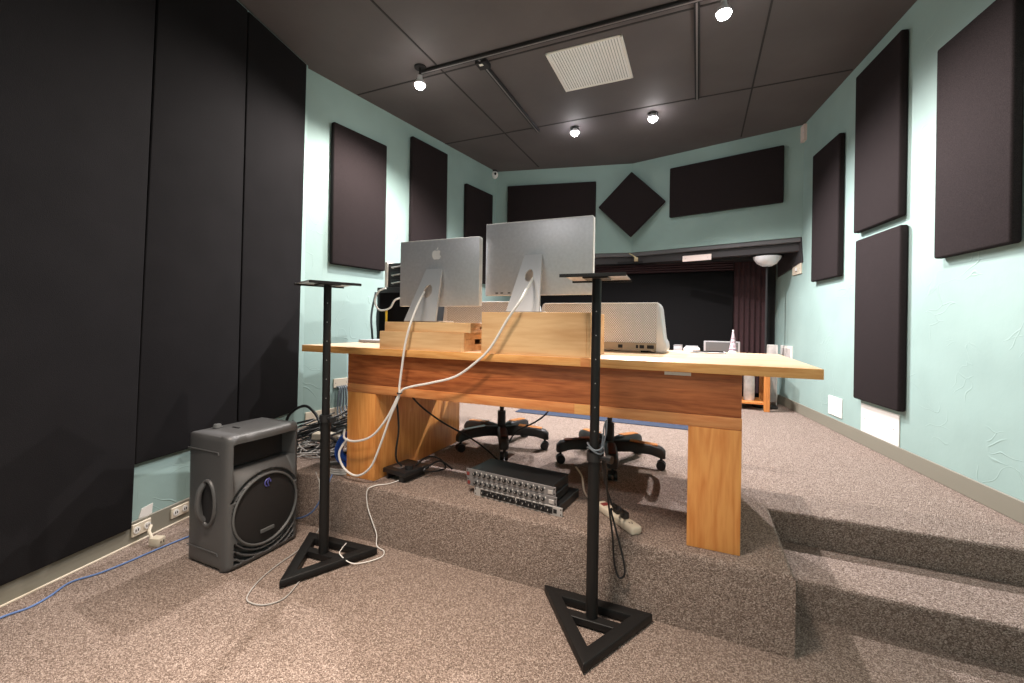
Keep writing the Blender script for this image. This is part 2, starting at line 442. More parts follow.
# ---------------------------------------------------------------- acoustic panels
def apanel(f, s0, s1, z0, z1, label, group, th=.05):
    cx = f((s0+s1)/2, (z0+z1)/2, 0)
    b = MB(); P = [f(s0, z0, .002), f(s1, z0, .002), f(s1, z1, .002), f(s0, z1, .002)]
    n = (f(0, 0, 1)-f(0, 0, 0))
    b.prism(P, tuple(n*th), .013, 3)
    return tag(b.build('acoustic_panel', M['fabric'], loc=cx), label, 'acoustic panel', group)
G = 'dark fabric acoustic panels'
apanel(rw, .025, .545, 1.625, 2.868, 'large dark acoustic panel at the right edge of the view, nearest on the right wall', G)
apanel(rw, .885, 1.465, 1.968, 3.225, 'upper of two stacked dark acoustic panels on the right wall, close under the ceiling', G)
apanel(rw, .86, 1.43, .655, 1.905, 'lower of two stacked dark acoustic panels on the right wall, above the white blank plate', G)
apanel(rw, 1.72, 2.25, 1.657, 2.895, 'farthest dark acoustic panel on the right wall, nearest the small cream switch', G)
apanel(lw, .205, .815, 1.715, 2.988, 'nearest dark acoustic panel on the left pale green wall, beside the black fabric', G)
apanel(lw, 1.165, 1.745, 1.98, 3.225, 'middle dark acoustic panel on the left pale green wall, hung highest of the three', G)
apanel(lw, 2.115, 2.70, 1.74, 2.985, 'farthest dark acoustic panel on the left pale green wall, beside the dome camera corner', G)
BL_d = (C_-B_).normalized(); BL_n = V(BL_d.y, -BL_d.x, 0)
BR_d = (D_-C_).normalized(); BR_n = V(BR_d.y, -BR_d.x, 0)
def bl(s, z, o=0): return B_+BL_d*s+BL_n*o+V(0, 0, z)
def br(s, z, o=0): return C_+BR_d*s+BR_n*o+V(0, 0, z)
apanel(bl, .20, 1.42, 2.535, 3.135, 'wide dark acoustic panel on the rear wall, left of the diamond panel', G)
apanel(br, .50, 1.71, 2.56, 3.175, 'wide dark acoustic panel on the rear wall, right of the diamond panel', G)
b = MB(); c0 = V(-.815, 5.722, 2.775); R_ = .425
P = [c0+V(-R_, 0, 0), c0+V(0, 0, -R_), c0+V(R_, 0, 0), c0+V(0, 0, R_)]
b.prism(P, (0, -.05, 0), .012, 3)
tag(b.build('acoustic_panel', M['fabric'], loc=c0), 'square dark acoustic panel turned as a diamond across the rear wall corner', 'acoustic panel', G)

# ---------------------------------------------------------------- wall plates, switch, camera
def plate(f, s0, s1, z0, z1, name, mat, label, cat, th=.008, screws=True):
    c = f((s0+s1)/2, (z0+z1)/2, 0); n = f(0, 0, 1)-f(0, 0, 0)
    e = empty(name, c, 0, label, cat)
    b = MB(); b.prism([f(s0, z0)-c, f(s1, z0)-c, f(s1, z1)-c, f(s0, z1)-c], tuple(n*th), .002, 1)
    b.build('cover', mat, e)
    if screws:
        for s in (s0+.12*(s1-s0), s1-.12*(s1-s0)):
            p = f(s, (z0+z1)/2)-c; b = MB(); b.cyl(p+n*th, p+n*(th+.002), .004, n=8); b.build('screw', M['steeledge'], e)
    return e
plate(rw, .925, 1.40, .405, .622, 'blank_wall_plate', M['wplate'], 'wide white blank plate low on the right wall, under the lower acoustic panel', 'wall plate')
plate(rw, 1.705, 1.95, .433, .60, 'blank_wall_plate', M['wplate'], 'smaller white blank plate low on the right wall, nearer the desk', 'wall plate')
e = plate(rw, 2.60, 2.84, 1.785, 1.90, 'light_switch', M['cream'], 'cream switch plate on the right wall beside the dark alcove', 'switch', .012)
c = rw(2.72, 1.84, .012)-V(*e.location); b = MB()
b.prism([c-RW_d*.02+V(0, 0, -.02), c+RW_d*.02+V(0, 0, -.02), c+RW_d*.02+V(0, 0, .02), c-RW_d*.02+V(0, 0, .02)], tuple(RW_n*.01), .003, 1); b.build('toggle', M['white'], e)
plate(rw, 2.53, 2.635, 3.17, 3.34, 'sensor_box', M['pinkpl'], 'small pinkish white box high on the right wall at the ceiling corner', 'sensor', .03)
plate(br, .66, .99, 2.0, 2.07, 'wall_plate', M['pinkpl'], 'long pale plate on the dark header board above the black screen', 'wall plate', .012)
bpy.data.objects[-1] if False else None

e = empty('dome_camera', (-2.655, 5.41, 3.36), 0, 'small white dome camera hanging in the far left ceiling corner', 'camera')
b = MB(); b.lathe([(0, -.02), (.03, -.02), (.034, 0)], 16); b.build('mount', M['black'], e)
b = MB(); b.lathe([(.0, -.115), (.03, -.108), (.046, -.085), (.05, -.06), (.044, -.035), (.03, -.02), (0, -.02)], 20); b.build('housing', M['white'], e)
b = MB(); b.lathe([(.0, .012), (.016, .01), (.02, 0)], 14, Matrix.Translation((.025, -.036, -.062)) @ Matrix.Rotation(PI/2+.2, 4, 'X')); b.build('lens', M['glass'], e)

e = empty('wall_bracket', (-.77, 5.80, 2.10), 0, 'small brass clip fixed at the middle of the dark header board', 'bracket')
b = MB(); b.tube([(-.07, -.02, .055), (-.03, -.03, .03), (.02, -.035, -.01)], .009, 6); b.build('arm', M['gold'], e)
b = MB(); b.box(-.005, .045, -.05, -.0, -.055, -.005, .006); b.build('clip', M['gold'], e)

def duplex(loc_s, z, label, w=.115, h=.07):
    n = DW_n; c = dw(loc_s, z, -.02); e = empty('power_outlet', c, 0, label, 'outlet')
    d = DW_d
    b = MB(); b.prism([-d*w/2+V(0, 0, -h/2), d*w/2+V(0, 0, -h/2), d*w/2+V(0, 0, h/2), -d*w/2+V(0, 0, h/2)], tuple(n*.01), .003, 1); b.build('cover', M['cream'], e)
    for sx in (-.028, .028):
        p = d*sx+n*.01; b = MB()
        b.cyl(p, p+n*.003, .018, n=14); r = b.build('socket', M['wplate'], e)
        b = MB()
        for k in (-.006, .006): b.box(-.0016, .0016, -.0016, .0016, -.006, .006, mtx=Matrix.Translation(p+n*.004+d*k))
        b.build('slot', M['black'], r)
    return e
duplex(.57, .07, 'open cream outlet in the grey baseboard just past the big black panel', .10, .065)
duplex(.79, .07, 'cream double outlet in the baseboard just left of the grey loudspeaker', .11, .06)
c = dw(.60, .145, -.03); b = MB(); d = DW_d
b.prism([-d*.035+V(0, 0, -.025), d*.035+V(0, 0, -.03), d*.04+V(0, 0, .028), -d*.02+V(0, 0, .02)], tuple(DW_n*.004))
o = b.build('peeled_patch', M['wplate'], loc=(0, 0, 0)); o.location = c; tag(o, 'torn white patch on the wall above the open baseboard outlet', 'patch')
c = V(-2.605, 1.33, 0); e = empty('power_adapter', c, .3, 'small cream plug adapter lying on the carpet below the baseboard outlet', 'adapter')
b = MB(); b.box(-.03, .03, -.022, .022, 0, .045, .006); b.build('body', M['cream'], e)
b = MB(); b.tube([(-.028, .0, .03), (-.07, .02, .06), (-.1, .06, .07)], .008, 8); b.build('plug_cord', M['cream'], e)
b = MB()
for k in (-.008, .008): b.box(.03, .032, k-.002, k+.002, .018, .03)
b.build('socket', M['black'], e)

# ---------------------------------------------------------------- ceiling fixtures
e = empty('ceiling_vent', (-.845, 3.505, ZC), 0, 'square white louvred vent grille in the black ceiling', 'vent')
w = .302; fr = .022
b = MB()
b.box(-w, w, -w+.005, -w+fr, -.012, 0, .003, 1); b.box(-w, w, w-fr, w-.005, -.012, 0, .003, 1)
b.box(-w, -w+fr, -w+.005, w-.005, -.012, 0, .003, 1); b.box(w-fr, w, -w+.005, w-.005, -.012, 0, .003, 1)
b.build('frame', M['wplate'], e)
b = MB(); n = 26
for i in range(n):
    x = -w+fr+(i+.5)*(2*w-2*fr)/n
    b.box(-.0088, .0088, -w+fr, w-fr, -.0012, .0012, mtx=Matrix.Translation((x, 0, -.006)) @ Matrix.Rotation(.16, 4, 'Y'))
b.build('louvre', M['ventwhite'], e)
b = MB(); b.box(-w+.01, w-.01, -w+.01, w-.01, -.002, 0); b.build('backing', M['trimg'], e)
def rail(x0, x1, y0, y1, label, box=None):
    cx, cy = (x0+x1)/2, (y0+y1)/2
    e = empty('track_rail', (cx, cy, ZC), 0, label, 'lighting track', 'black ceiling lighting tracks')
    b = MB(); b.box(x0-cx, x1-cx, y0-cy, y1-cy, -.026, 0, .003, 1); b.build('channel', M['black'], e)
    if x1-x0 > y1-y0:
        b = MB(); b.box(x0-cx, x1-cx, -.006, .006, -.0275, -.0255); b.build('slot', M['steeledge'], e)
    else:
        b = MB(); b.box(-.006, .006, y0-cy, y1-cy, -.0275, -.0255); b.build('slot', M['steeledge'], e)
    if box:
        for (px, py) in box:
            b = MB(); b.box(px-cx-.05, px-cx+.05, py-cy-.05, py-cy+.05, -.04, 0, .004, 1); b.build('feed_box', M['black'], e)
            b = MB(); b.box(px-cx-.02, px-cx+.012, py-cy-.035, py-cy-.01, -.0415, -.0395); b.build('sticker', M['wplate'], e)
rail(-2.2, 1.3, 3.015, 3.05, 'long black track rail crossing the ceiling in front of the white vent')
rail(-1.675, -1.635, 3.05, 4.45, 'black branch track rail running back on the left of the white vent', [(-1.655, 3.12)])
rail(-.055, -.017, 3.05, 4.36, 'black branch track rail running back on the right of the white vent')
def lampspot(loc, aim, col, label, drop, power, cone=160):
    e = empty('ceiling_spotlight', (loc[0], loc[1], ZC), 0, label, 'spotlight', 'lit ceiling spotlights')
    z = loc[2]-ZC
    b = MB(); b.cyl((0, 0, -.012), (0, 0, 0), .05, n=20)
    if drop: b.cyl((0, 0, z+.08), (0, 0, -.01), .009, n=8)
    b.build('base', M['black'], e)
    b = MB(); b.lathe([(.044, z+.006), (.040, z+.03), (.022, z+.055), (.018, z+.085), (.0, z+.088)], 20); b.build('reflector', M['bowl'], e)
    m = emit('bulb_glow', col, 110)
    b = MB(); b.lathe([(0, z-.03), (.022, z-.025), (.038, z-.012), (.046, z+.006), (0, z+.012)], 18); b.build('bulb', m, e)
    l = bpy.data.lights.new('spot', 'SPOT'); l.energy = power; l.color = col[:3]; l.spot_size = math.radians(cone); l.spot_blend = .55
    l.shadow_soft_size = .018
    o = bpy.data.objects.new('lamp_light', l); COL.objects.link(o); o.location = (loc[0], loc[1], loc[2]-.045)
    d = (Vector(aim)-Vector(loc)).normalized(); o.rotation_euler = d.to_track_quat('-Z', 'Y').to_euler()
WARM = (1, .90, .82, 1); COOL = (1, .97, 1, 1); PW = 330
lampspot((-2.18, 2.985, 3.20), (-2.0, 2.6, 0), (1, .93, .88, 1), 'lit spotlight on the left end of the front ceiling track', True, 200)
lampspot((.124, 3.03, 3.20), (.1, 2.7, 0), (1, .93, .88, 1), 'lit spotlight nearest the top edge, right of the branch track', True, 150)
lampspot((-1.265, 4.55, 3.30), (-1.0, 3.4, 0), COOL, 'lit white spotlight above the left rear acoustic panel', False, 270, 134)
lampspot((-.447, 4.53, 3.30), (.0, 3.35, 0), (1, .95, .95, 1), 'lit warm spotlight between the white vent and the right rear panel', False, 330, 134)

# ---------------------------------------------------------------- desk
ZT = 1.054
desk = empty('studio_desk', (-.9, 2.3, ZP), 0, 'long light wood studio desk with slab legs standing on the carpeted platform', 'desk')
def L3(x, y, z): return (x+.9, y-2.3, z-ZP)
def dbox(b, x0, x1, y0, y1, z0, z1, bev=.003):
    return b.box(x0+.9, x1+.9, y0-2.3, y1-2.3, z0-ZP, z1-ZP, bev, 2)
b = MB(); b.mat(M['top']); dbox(b, -2.198, .42, 1.878, 2.80, ZT-.038, ZT, .002)
tabletop = b.build('tabletop', None, desk)
b = MB(); dbox(b, -2.2, .422, 1.868, 1.8795, ZT-.039, ZT-.0005, .002); b.build('front_edge', M['edge'], tabletop)
b = MB(); dbox(b, -.476, -.435, 1.8665, 1.8682, ZT-.039, ZT-.001, 0); b.build('edge_splice', M['rail'], tabletop)
b = MB(); dbox(b, -1.868, .164, 1.905, 1.93, .842, ZT-.039); b.build('front_apron', M['apron'], desk)
b = MB(); dbox(b, -1.868, .166, 1.903, 1.935, .793, .8415); rl = b.build('lower_rail', M['rail'], desk)
b = MB(); dbox(b, -.51, -.44, 1.9022, 1.9032, .795, .840, 0); b.build('rail_splice', M['edge'], rl)
b = MB(); dbox(b, -1.868, -1.66, 1.905, 2.84, ZP, .7925); b.build('leg', M['leg'], desk)
b = MB(); dbox(b, -.030, .166, 1.903, 2.72, ZP, .7925); b.build('leg', M['leg'], desk)
b = MB(); dbox(b, -1.868, -1.83, 1.936, 2.72, .7935, ZT-.039); b.build('side_apron', M['apron'], desk)
b = MB(); dbox(b, .126, .164, 1.936, 2.72, .7935, ZT-.039); b.build('side_apron', M['apron'], desk)
b = MB(); dbox(b, -.125, -.022, 1.9, 1.9045, .998, 1.011, 0); b.build('label_strip', M['wplate'], desk)

# ---------------------------------------------------------------- wooden boxes under the monitors
def crate(x0, x1, y0, y1, z0, z1, label, side_hole=False, drawer=False):
    e = empty('wooden_box', ((x0+x1)/2, (y0+y1)/2, z0), 0, label, 'box', 'wooden boxes under the monitors')
    cx, cy = (x0+x1)/2, (y0+y1)/2; t = .018
    h = z1-z0; X = (x1-x0)/2; Y = (y1-y0)/2
    b = MB(); b.box(-X, X-t, -Y, -Y+t, 0, h, .002, 1); b.build('front_board', M['board'], e)
    b = MB(); b.box(-X, -X+t, -Y+t, Y-t, 0, h-t, .002, 1); b.build('side_board', M['board'], e)
    b = MB()
    if side_hole:
        b.box(X-t, X, -Y, Y, 0, h*.36, .001, 1); b.box(X-t, X, -Y, Y, h*.64, h, .001, 1)
        b.box(X-t, X, -Y, -.045, h*.36, h*.64); b.box(X-t, X, .045, Y, h*.36, h*.64)
    else: b.box(X-t, X, -Y, Y, 0, h, .002, 1)
    b.build('side_board', M['board'], e)
    b = MB(); b.box(-X, X-t, -Y+t, Y, h-t, h, .002, 1); b.build('top_board', M['board'], e)
    b = MB(); b.box(-X, X-t, Y-t, Y, 0, h-t, .002, 1); b.build('back_board', M['board'], e)
    return e
bl1 = crate(-1.622, -1.083, 1.885, 2.20, ZT, 1.150, 'lower long pine box with a hand slot, bottom of the left stack on the desk', True)
bl2 = crate(-1.60, -1.055, 1.90, 2.20, 1.1505, 1.202, 'thin pine box lying on top of the left lower box under the smaller monitor', True)
br1 = crate(-.985, -.437, 1.885, 2.19, ZT, 1.257, 'tall pine box under the larger monitor in the middle of the desk')

# ---------------------------------------------------------------- monitors
def monitor(x0, x1, z0, z1, yb, th, zbase, leg, label, logo=False, hole=None, ports=False):
    cx = (x0+x1)/2; e = empty('monitor', (cx, yb, zbase), 0, label, 'monitor', 'aluminium monitors seen from behind')
    def T(x, y, z): return V(x-cx, y-yb, z-zbase)
    b = MB(); p = T(x0, yb, z0); q = T(x1, yb+th, z1)
    b.box(p.x, q.x, p.y, q.y-.006, p.z, q.z, .004, 2); b.build('back_shell', M['alu'], e)
    b = MB(); b.box(p.x+.002, q.x-.002, q.y-.0075, q.y, p.z+.002, q.z-.002, .002, 1); sc_ = b.build('bezel', M['alulight'], e)
    b = MB(); b.box(p.x+.02, q.x-.02, q.y-.001, q.y+.001, p.z+.02, q.z-.02); b.build('screen', M['screen'], sc_)
    b = MB(); b.box(q.x-.0005, q.x+.003, p.y+.001, q.y-.001, p.z+.002, q.z-.002, .001, 1); b.build('side_trim', M['white'], e)
    b = MB(); b.box(p.x+.002, q.x-.002, p.y+.001, q.y-.001, q.z-.0005, q.z+.003, .001, 1); b.build('top_trim', M['white'], e)
    # leg: inclined tapering plate + forward foot
    (tx0, tx1, tz, ty), (bx0, bx1, bz, by) = leg
    t = .014
    b = MB(); A = [T(bx0, by, bz), T(bx1, by, bz), T(tx1, ty, tz), T(tx0, ty, tz)]
    hl = None
    if hole:
        hx, hz, hr = hole; n = 24
        # plate with an elliptical opening: ring of quads from outline to hole
        def on(u, v):
            lo = A[0].lerp(A[1], u); hi = A[3].lerp(A[2], u); return lo.lerp(hi, v)
        tb = bmesh.new(); outer = []; inner = []
        for k in range(n):
            a = 2*PI*k/n; c, s_ = math.cos(a), math.sin(a); m = max(abs(c), abs(s_))
            ou, ov = .5+.5*c/m, .5+.5*s_/m
            outer.append(on(ou, ov)); inner.append(on(hx+hr[0]*c, hz+hr[1]*s_))
        # make sure the corners are present
        for k in range(n):
            pass
        off = V(0, t, 0)
        vo = [tb.verts.new(v) for v in outer]; vi = [tb.verts.new(v) for v in inner]
        wo = [tb.verts.new(v+off) for v in outer]; wi = [tb.verts.new(v+off) for v in inner]
        for k in range(n):
            j = (k+1) % n
            tb.faces.new((vo[k], vo[j], vi[j], vi[k])); tb.faces.new((wo[j], wo[k], wi[k], wi[j]))
            tb.faces.new((vo[j], vo[k], wo[k], wo[j])); tb.faces.new((vi[k], vi[j], wi[j], wi[k]))
        bmesh.ops.recalc_face_normals(tb, faces=tb.faces[:]); b.add(tb)
        lg = b.build('stand_leg', M['alulight'], e)
    else:
        b.prism(A, (0, t, 0), .002, 1); lg = b.build('stand_leg', M['alulight'], e)
    b = MB(); f0, f1 = T(bx0, by-.001, zbase), T(bx1, yb+.14 if yb+.14 < 2.19 else 2.185, zbase)
    b.box(f0.x, f1.x, f0.y, f1.y, .0, bz-zbase+.001, .003, 2); b.build('foot', M['brass'], e)  # brass tint paints in the reflection at the bottom of the leg
    h = T((tx0+tx1)/2, ty, tz); b = MB(); b.cyl((h.x-.03, .004+h.y*.3, h.z-.015), (h.x+.03, .004+h.y*.3, h.z-.015), .012, n=12); b.build('hinge', M['alulight'], e)
    if logo:
        # apple-shaped emblem, flat on the back shell
        c = T(*logo); k = .030
        half = [(0, .62), (.14, .70), (.36, .78), (.60, .74), (.80, .58), (.88, .44), (.74, .30), (.66, .10), (.70, -.12), (.82, -.28), (.94, -.36), (.86, -.60), (.70, -.84), (.50, -1.0), (.32, -1.0), (.14, -.93), (0, -.91)]
        left = [(-.14, -.93), (-.32, -1.0), (-.50, -1.0), (-.70, -.84), (-.88, -.52), (-.98, -.14), (-.97, .22), (-.86, .54), (-.64, .74), (-.36, .79), (-.14, .70)]
        leaf = [(.0, .80), (.02, 1.0), (.12, 1.2), (.28, 1.34), (.36, 1.36), (.34, 1.16), (.24, .96), (.10, .84)]
        b = MB()
        for ol in (half+left, leaf): b.prism([V(c.x+x*k, -.0012, c.z+z*k) for x, z in ol], (0, .001, 0))
        b.build('emblem', M['white'], e)
    if ports:
        for px in ports:
            c = T(px, yb, z0+.014); b = MB(); b.box(c.x-.008, c.x+.008, -.001, .002, c.z-.003, c.z+.003); b.build('port', M['black'], e)
    return e
monitor(-1.658, -1.118, 1.296, 1.682, 2.10, .036, 1.202, ((-1.458, -1.352, 1.512, 2.085), (-1.535, -1.325, 1.209, 1.985)),
        'smaller aluminium monitor seen from behind with a white fruit emblem, left on the desk', (-1.398, 2.10, 1.598), (.5, .56, (.2, .13)))
monitor(-1.103, -.494, 1.357, 1.757, 2.15, .036, 1.257, ((-.858, -.762, 1.572, 2.13), (-.905, -.725, 1.264, 2.0)),
        'larger plain aluminium monitor seen from behind on the tall pine box', None, (.5, .62, (.18, .11)), (-1.03, -1.0, -.955))

# ---------------------------------------------------------------- perforated aluminium computers lying on the desk
def tower(x0, x1, y0, y1, z0, z1, label, port):
    cx = (x0+x1)/2; e = empty('desktop_computer', (cx, y0, z0), 0, label, 'computer', 'perforated aluminium computers on the desk')
    W = (x1-x0)/2; D = y1-y0; H = z1-z0
    cap = .055
    b = MB(); b.box(-W+cap, W-cap, .004, D-.004, .012, H-.004, .003, 1); b.build('chassis', M['alulight'], e)
    b = MB(); b.box(-W+cap, W-cap, 0, .005, .055, H-.006, .001, 1); b.build('perforated_face', M['perf'], e)
    b = MB(); b.box(-W+cap, W-cap, -.001, .005, .014, .054, .001, 1); pp = b.build('port_panel', M['brass'], e)
    if port:
        for px, pw in ((W-cap-.03, .018), (W-cap-.075, .012), (W-cap-.19, .012), (W-cap-.10, .006)):
            b = MB(); b.box(px-pw, px+pw, -.003, .0, .024, .042, .001, 1); b.build('port', M['black'], pp)
    for sx in (-1, 1):
        pr = [(W-cap, .004), (W-.012, .004), (W-.002, .012), (W, .03), (W-.004, .055), (W-.016, .075), (W-.024, .14), (W-.036, H-.03), (W-.044, H-.008), (W-cap-.001, H)]
        b = MB(); b.prism([V(sx*x, -.004, z) for x, z in pr], (0, D+.006, 0), .004, 2); b.build('handle', M['alulight'], e)
    b = MB(); b.box(-W+cap, W-.05, -.003, D, H-.0045, H, .002, 1); b.build('top_shell', M['white'], e)
    for sx in (-1, 1):
        b = MB(); b.box(sx*(W-.12)-.02, sx*(W-.12)+.02, .03, D-.03, 0, .013, .003, 1); b.build('foot', M['black'], e)
tower(-.895, -.148, 2.42, 2.66, ZT, 1.328, 'perforated white aluminium computer lying on its side at the right of the tall pine box', True)
tower(-1.565, -.905, 2.40, 2.64, ZT, 1.338, 'perforated aluminium computer lying mostly hidden behind the two monitors', False)

# ---------------------------------------------------------------- speaker stands
def tri_pts(c, pts): return [V(p[0]-c[0], p[1]-c[1], 0) for p in pts]
def stand(c, corners, ztop, label, plate_rot, collar_z, cb):
    e = empty('speaker_stand', (c[0], c[1], 0), 0, label, 'speaker stand', 'black steel speaker stands')
    P = tri_pts(c, corners); cen = sum(P, V(0, 0, 0))/3; h = .04
    # hollow triangular base frame from three tubes
    base = MB(); wid = .048
    inn = []
    tb = bmesh.new(); outer = P
    def off(P, d):
        out = []
        for i in range(3):
            p0, p1, p2 = P[i-1], P[i], P[(i+1) % 3]
            d1 = (p1-p0).normalized(); d2 = (p2-p1).normalized()
            sgn = 1 if (P[1]-P[0]).cross(P[2]-P[0]).z > 0 else -1
            n1 = V(-d1.y, d1.x, 0)*sgn; n2 = V(-d2.y, d2.x, 0)*sgn
            a = p0+n1*d; bq = p1+n2*d
            den = d1.x*d2.y-d1.y*d2.x
            t = ((bq.x-a.x)*d2.y-(bq.y-a.y)*d2.x)/den
            out.append(a+d1*t)
        return out
    inner = off(P, wid)
    O0 = [tb.verts.new(p+V(0, 0, .006)) for p in outer]; O1 = [tb.verts.new(p+V(0, 0, h)) for p in outer]
    I0 = [tb.verts.new(p+V(0, 0, .006)) for p in inner]; I1 = [tb.verts.new(p+V(0, 0, h)) for p in inner]
    for i in range(3):
        j = (i+1) % 3
        tb.faces.new((O0[i], O0[j], O1[j], O1[i])); tb.faces.new((I0[j], I0[i], I1[i], I1[j]))
        tb.faces.new((O1[i], O1[j], I1[j], I1[i])); tb.faces.new((O0[j], O0[i], I0[i], I0[j]))
    bmesh.ops.recalc_face_normals(tb, faces=tb.faces[:])
    bmesh.ops.bevel(tb, geom=tb.edges[:], offset=.003, segments=2, profile=.5, affect='EDGES')
    base.add(tb); bf = base.build('base_frame', M['steel'], e)
    # cross bar carrying the pole
    cbp = [P[cb[0]].lerp(P[cb[1]], cb[3]), P[cb[0]].lerp(P[cb[2]], cb[3])] if cb[0] >= 0 else None
    d = (cbp[1]-cbp[0]).normalized(); n = V(-d.y, d.x, 0)*.02
    sh = d*.025; A0, A1 = cbp[0]+sh, cbp[1]-sh
    b = MB(); b.prism([A0-n+V(0, 0, .009), A1-n+V(0, 0, .009), A1+n+V(0, 0, .009), A0+n+V(0, 0, .009)], (0, 0, .028), .002, 1); b.build('cross_bar', M['steel'], e)
    for p in P:
        q = p+(cen-p).normalized()*.05; b = MB(); b.lathe([(0, 0), (.010, 0), (.010, .007), (0, .007)], 10, Matrix.Translation(q)); b.build('foot', M['black'], e)
    b = MB(); b.cyl((0, 0, .037), (0, 0, collar_z), .0235, n=24); lo = b.build('lower_tube', M['steel'], e)
    b = MB(); b.cyl((0, 0, collar_z-.03), (0, 0, collar_z+.005), .029, n=24); b.build('collar', M['plastic2'], e)
    b = MB(); b.cyl((.026, -.01, collar_z-.012), (.06, -.02, collar_z-.012), .008, n=10); b.cyl((.055, -.018, collar_z-.012), (.075, -.025, collar_z-.012), .016, n=10); b.build('clamp_knob', M['plastic2'], e)
    b = MB(); b.cyl((0, 0, collar_z), (0, 0, ztop-.01), .0185, n=24); up = b.build('upper_tube', M['steel'], e)
    vdir = V(-c[0], -c[1], 0).normalized()
    z = collar_z+.09
    while z < ztop-.06:
        p = vdir*.018; b = MB(); b.cyl(V(p.x, p.y, z), V(p.x*1.05, p.y*1.05, z), .0028, n=8); b.build('adjustment_hole', M['steeledge'], up); z += .095
    # top plate with turned-down lips
    R = Matrix.Translation((0, 0, ztop)) @ Matrix.Rotation(plate_rot, 4, 'Z')
    b = MB(); b.box(-.12, .12, -.112, .115, -.004, 0, .001, 1, R); pl = b.build('top_plate', M['platetop'], e)
    b = MB(); b.box(-.125, .125, -.1165, -.1135, -.012, .001, .0008, 1, R); b.build('front_lip', M['steel'], pl)
    b = MB(); b.box(-.125, .125, .1135, .1165, -.012, .001, .0008, 1, R); b.build('back_lip', M['steel'], pl)
    b = MB(); b.box(-.118, .118, -.110, .110, .0, .002, 0, 1, R); b.build('rubber_pad', M['black'], pl)
    b = MB(); b.box(-.05, .05, -.05, .05, -.010, -.004, .002, 1, R); b.build('mount_flange', M['steel'], pl)
    return e
stand((-1.71, 1.60), [(-1.69, 1.335), (-1.493, 1.745), (-1.945, 1.72)], 1.39, 'black speaker stand on the left, its triangular base beside the grey loudspeaker', 1.15, .725, (0, 1, 2, .66))
stand((-.372, 1.70), [(-.342, 1.443), (-.150, 1.815), (-.612, 1.815)], 1.394, 'black speaker stand in the middle foreground, in front of the desk', .05, .69, (0, 1, 2, .66))

# ---------------------------------------------------------------- loudspeaker on the floor
sp = empty('loudspeaker', (-2.17, 1.505, 0), 0, 'dark grey moulded loudspeaker cabinet standing on the carpet by the left wall', 'loudspeaker')
HW, HT, FX, BX = .196, .645, .160, -.165
def sstep(a, b_, x):
    t = max(0, min(1, (x-a)/(b_-a))); return t*t*(3-2*t)
WZ, WR = .245, .172
def front_x(y, z):
    x = FX
    x += .012*math.cos(y/HW*PI/2)                       # gentle bulge
    # scoop under the horn
    inside = sstep(.172, .150, abs(y))
    horn = sstep(.462, .478, z)*sstep(.602, .594, z)*inside
    x -= .085*horn
    arch = WZ+math.sqrt(max(0, (WR+.018)**2-min(y*y, (WR+.018)**2)))
    sc1 = sstep(.478, arch+.005, z) if z > arch else 0
    if arch < z < .478: x -= .06*inside*((z-arch)/max(.03, .478-arch))**1.4
    r = math.hypot(y, z-WZ)
    x -= .016*sstep(WR+.003, WR-.003, r)
    g = sstep(WR+.004, WR+.008, r)*sstep(WR+.026, WR+.018, r)
    if z > WZ+.08: x -= .022*g
    # corner slots
    if z < .13 and abs(y) < .165 and r > WR+.012 and z > .03:
        k = math.fmod((r-WR)*60, 1.6)
        x -= .03*(1 if k < 1.0 else 0)
    # rounding to the sides
    ey = HW-abs(y); ez = min(z, HT-z); R = .028
    for e_ in (ey, ez):
        if e_ < R: x -= R-math.sqrt(max(0, R*R-(R-e_)**2))
    return x
NY, NZ = 76, 128
ys = [-HW+2*HW*i/NY for i in range(NY+1)]; zs = [HT*i/NZ for i in range(NZ+1)]
b = MB(); tb = bmesh.new()
fv = [[tb.verts.new((front_x(y, z), y, z)) for z in zs] for y in ys]
for i in range(NY):
    for j in range(NZ): tb.faces.new((fv[i][j], fv[i+1][j], fv[i+1][j+1], fv[i][j+1]))
loop = [fv[i][0] for i in range(NY)]+[fv[NY][j] for j in range(NZ)]+[fv[i][NZ] for i in range(NY, 0, -1)]+[fv[0][j] for j in range(NZ, 0, -1)]
prev = loop
for (x, ins) in ((.10, 0), (-.02, 0), (-.13, .006), (-.155, .016), (-.165, .035)):
    ring = []
    for v in loop:
        y, z = v.co.y, v.co.z
        fy = (HW-ins)/HW; fz = (HT/2-ins)/(HT/2)
        # rounded long edges of the cabinet
        yy, zz = y*fy, HT/2+(z-HT/2)*fz
        rc = .03; ay, az = HW-rc, HT/2-rc
        qy, qz = abs(yy), abs(zz-HT/2)
        if qy > ay and qz > az:
            dy, dz = qy-ay, qz-az; m = math.hypot(dy, dz)
            if m > rc: qy, qz = ay+dy/m*rc, az+dz/m*rc
        ring.append(tb.verts.new((x, math.copysign(qy, yy), HT/2+math.copysign(qz, zz-HT/2))))
    n = len(loop)
    for i in range(n):
        try: tb.faces.new((prev[(i+1) % n], prev[i], ring[i], ring[(i+1) % n]))
        except ValueError: pass
    prev = ring
tb.faces.new(prev)
bmesh.ops.recalc_face_normals(tb, faces=tb.faces[:])
b.add(tb); b.build('cabinet', M['plastic'], sp, sharp=50)
def disc(r0, r1, x0, dome, n=40):
    P = []
    for k in range(7):
        r = r0+(r1-r0)*k/6
        P.append([(x0+dome*(1-(r/r1)**2), r*math.cos(2*PI*i/n), WZ+r*math.sin(2*PI*i/n)) for i in range(n+1)])
    return P
b = MB(); b.grid(disc(.0005, WR-.004, FX+.001, .012)); gr = b.build('woofer_grille', M['grille'], sp, recalc=True)
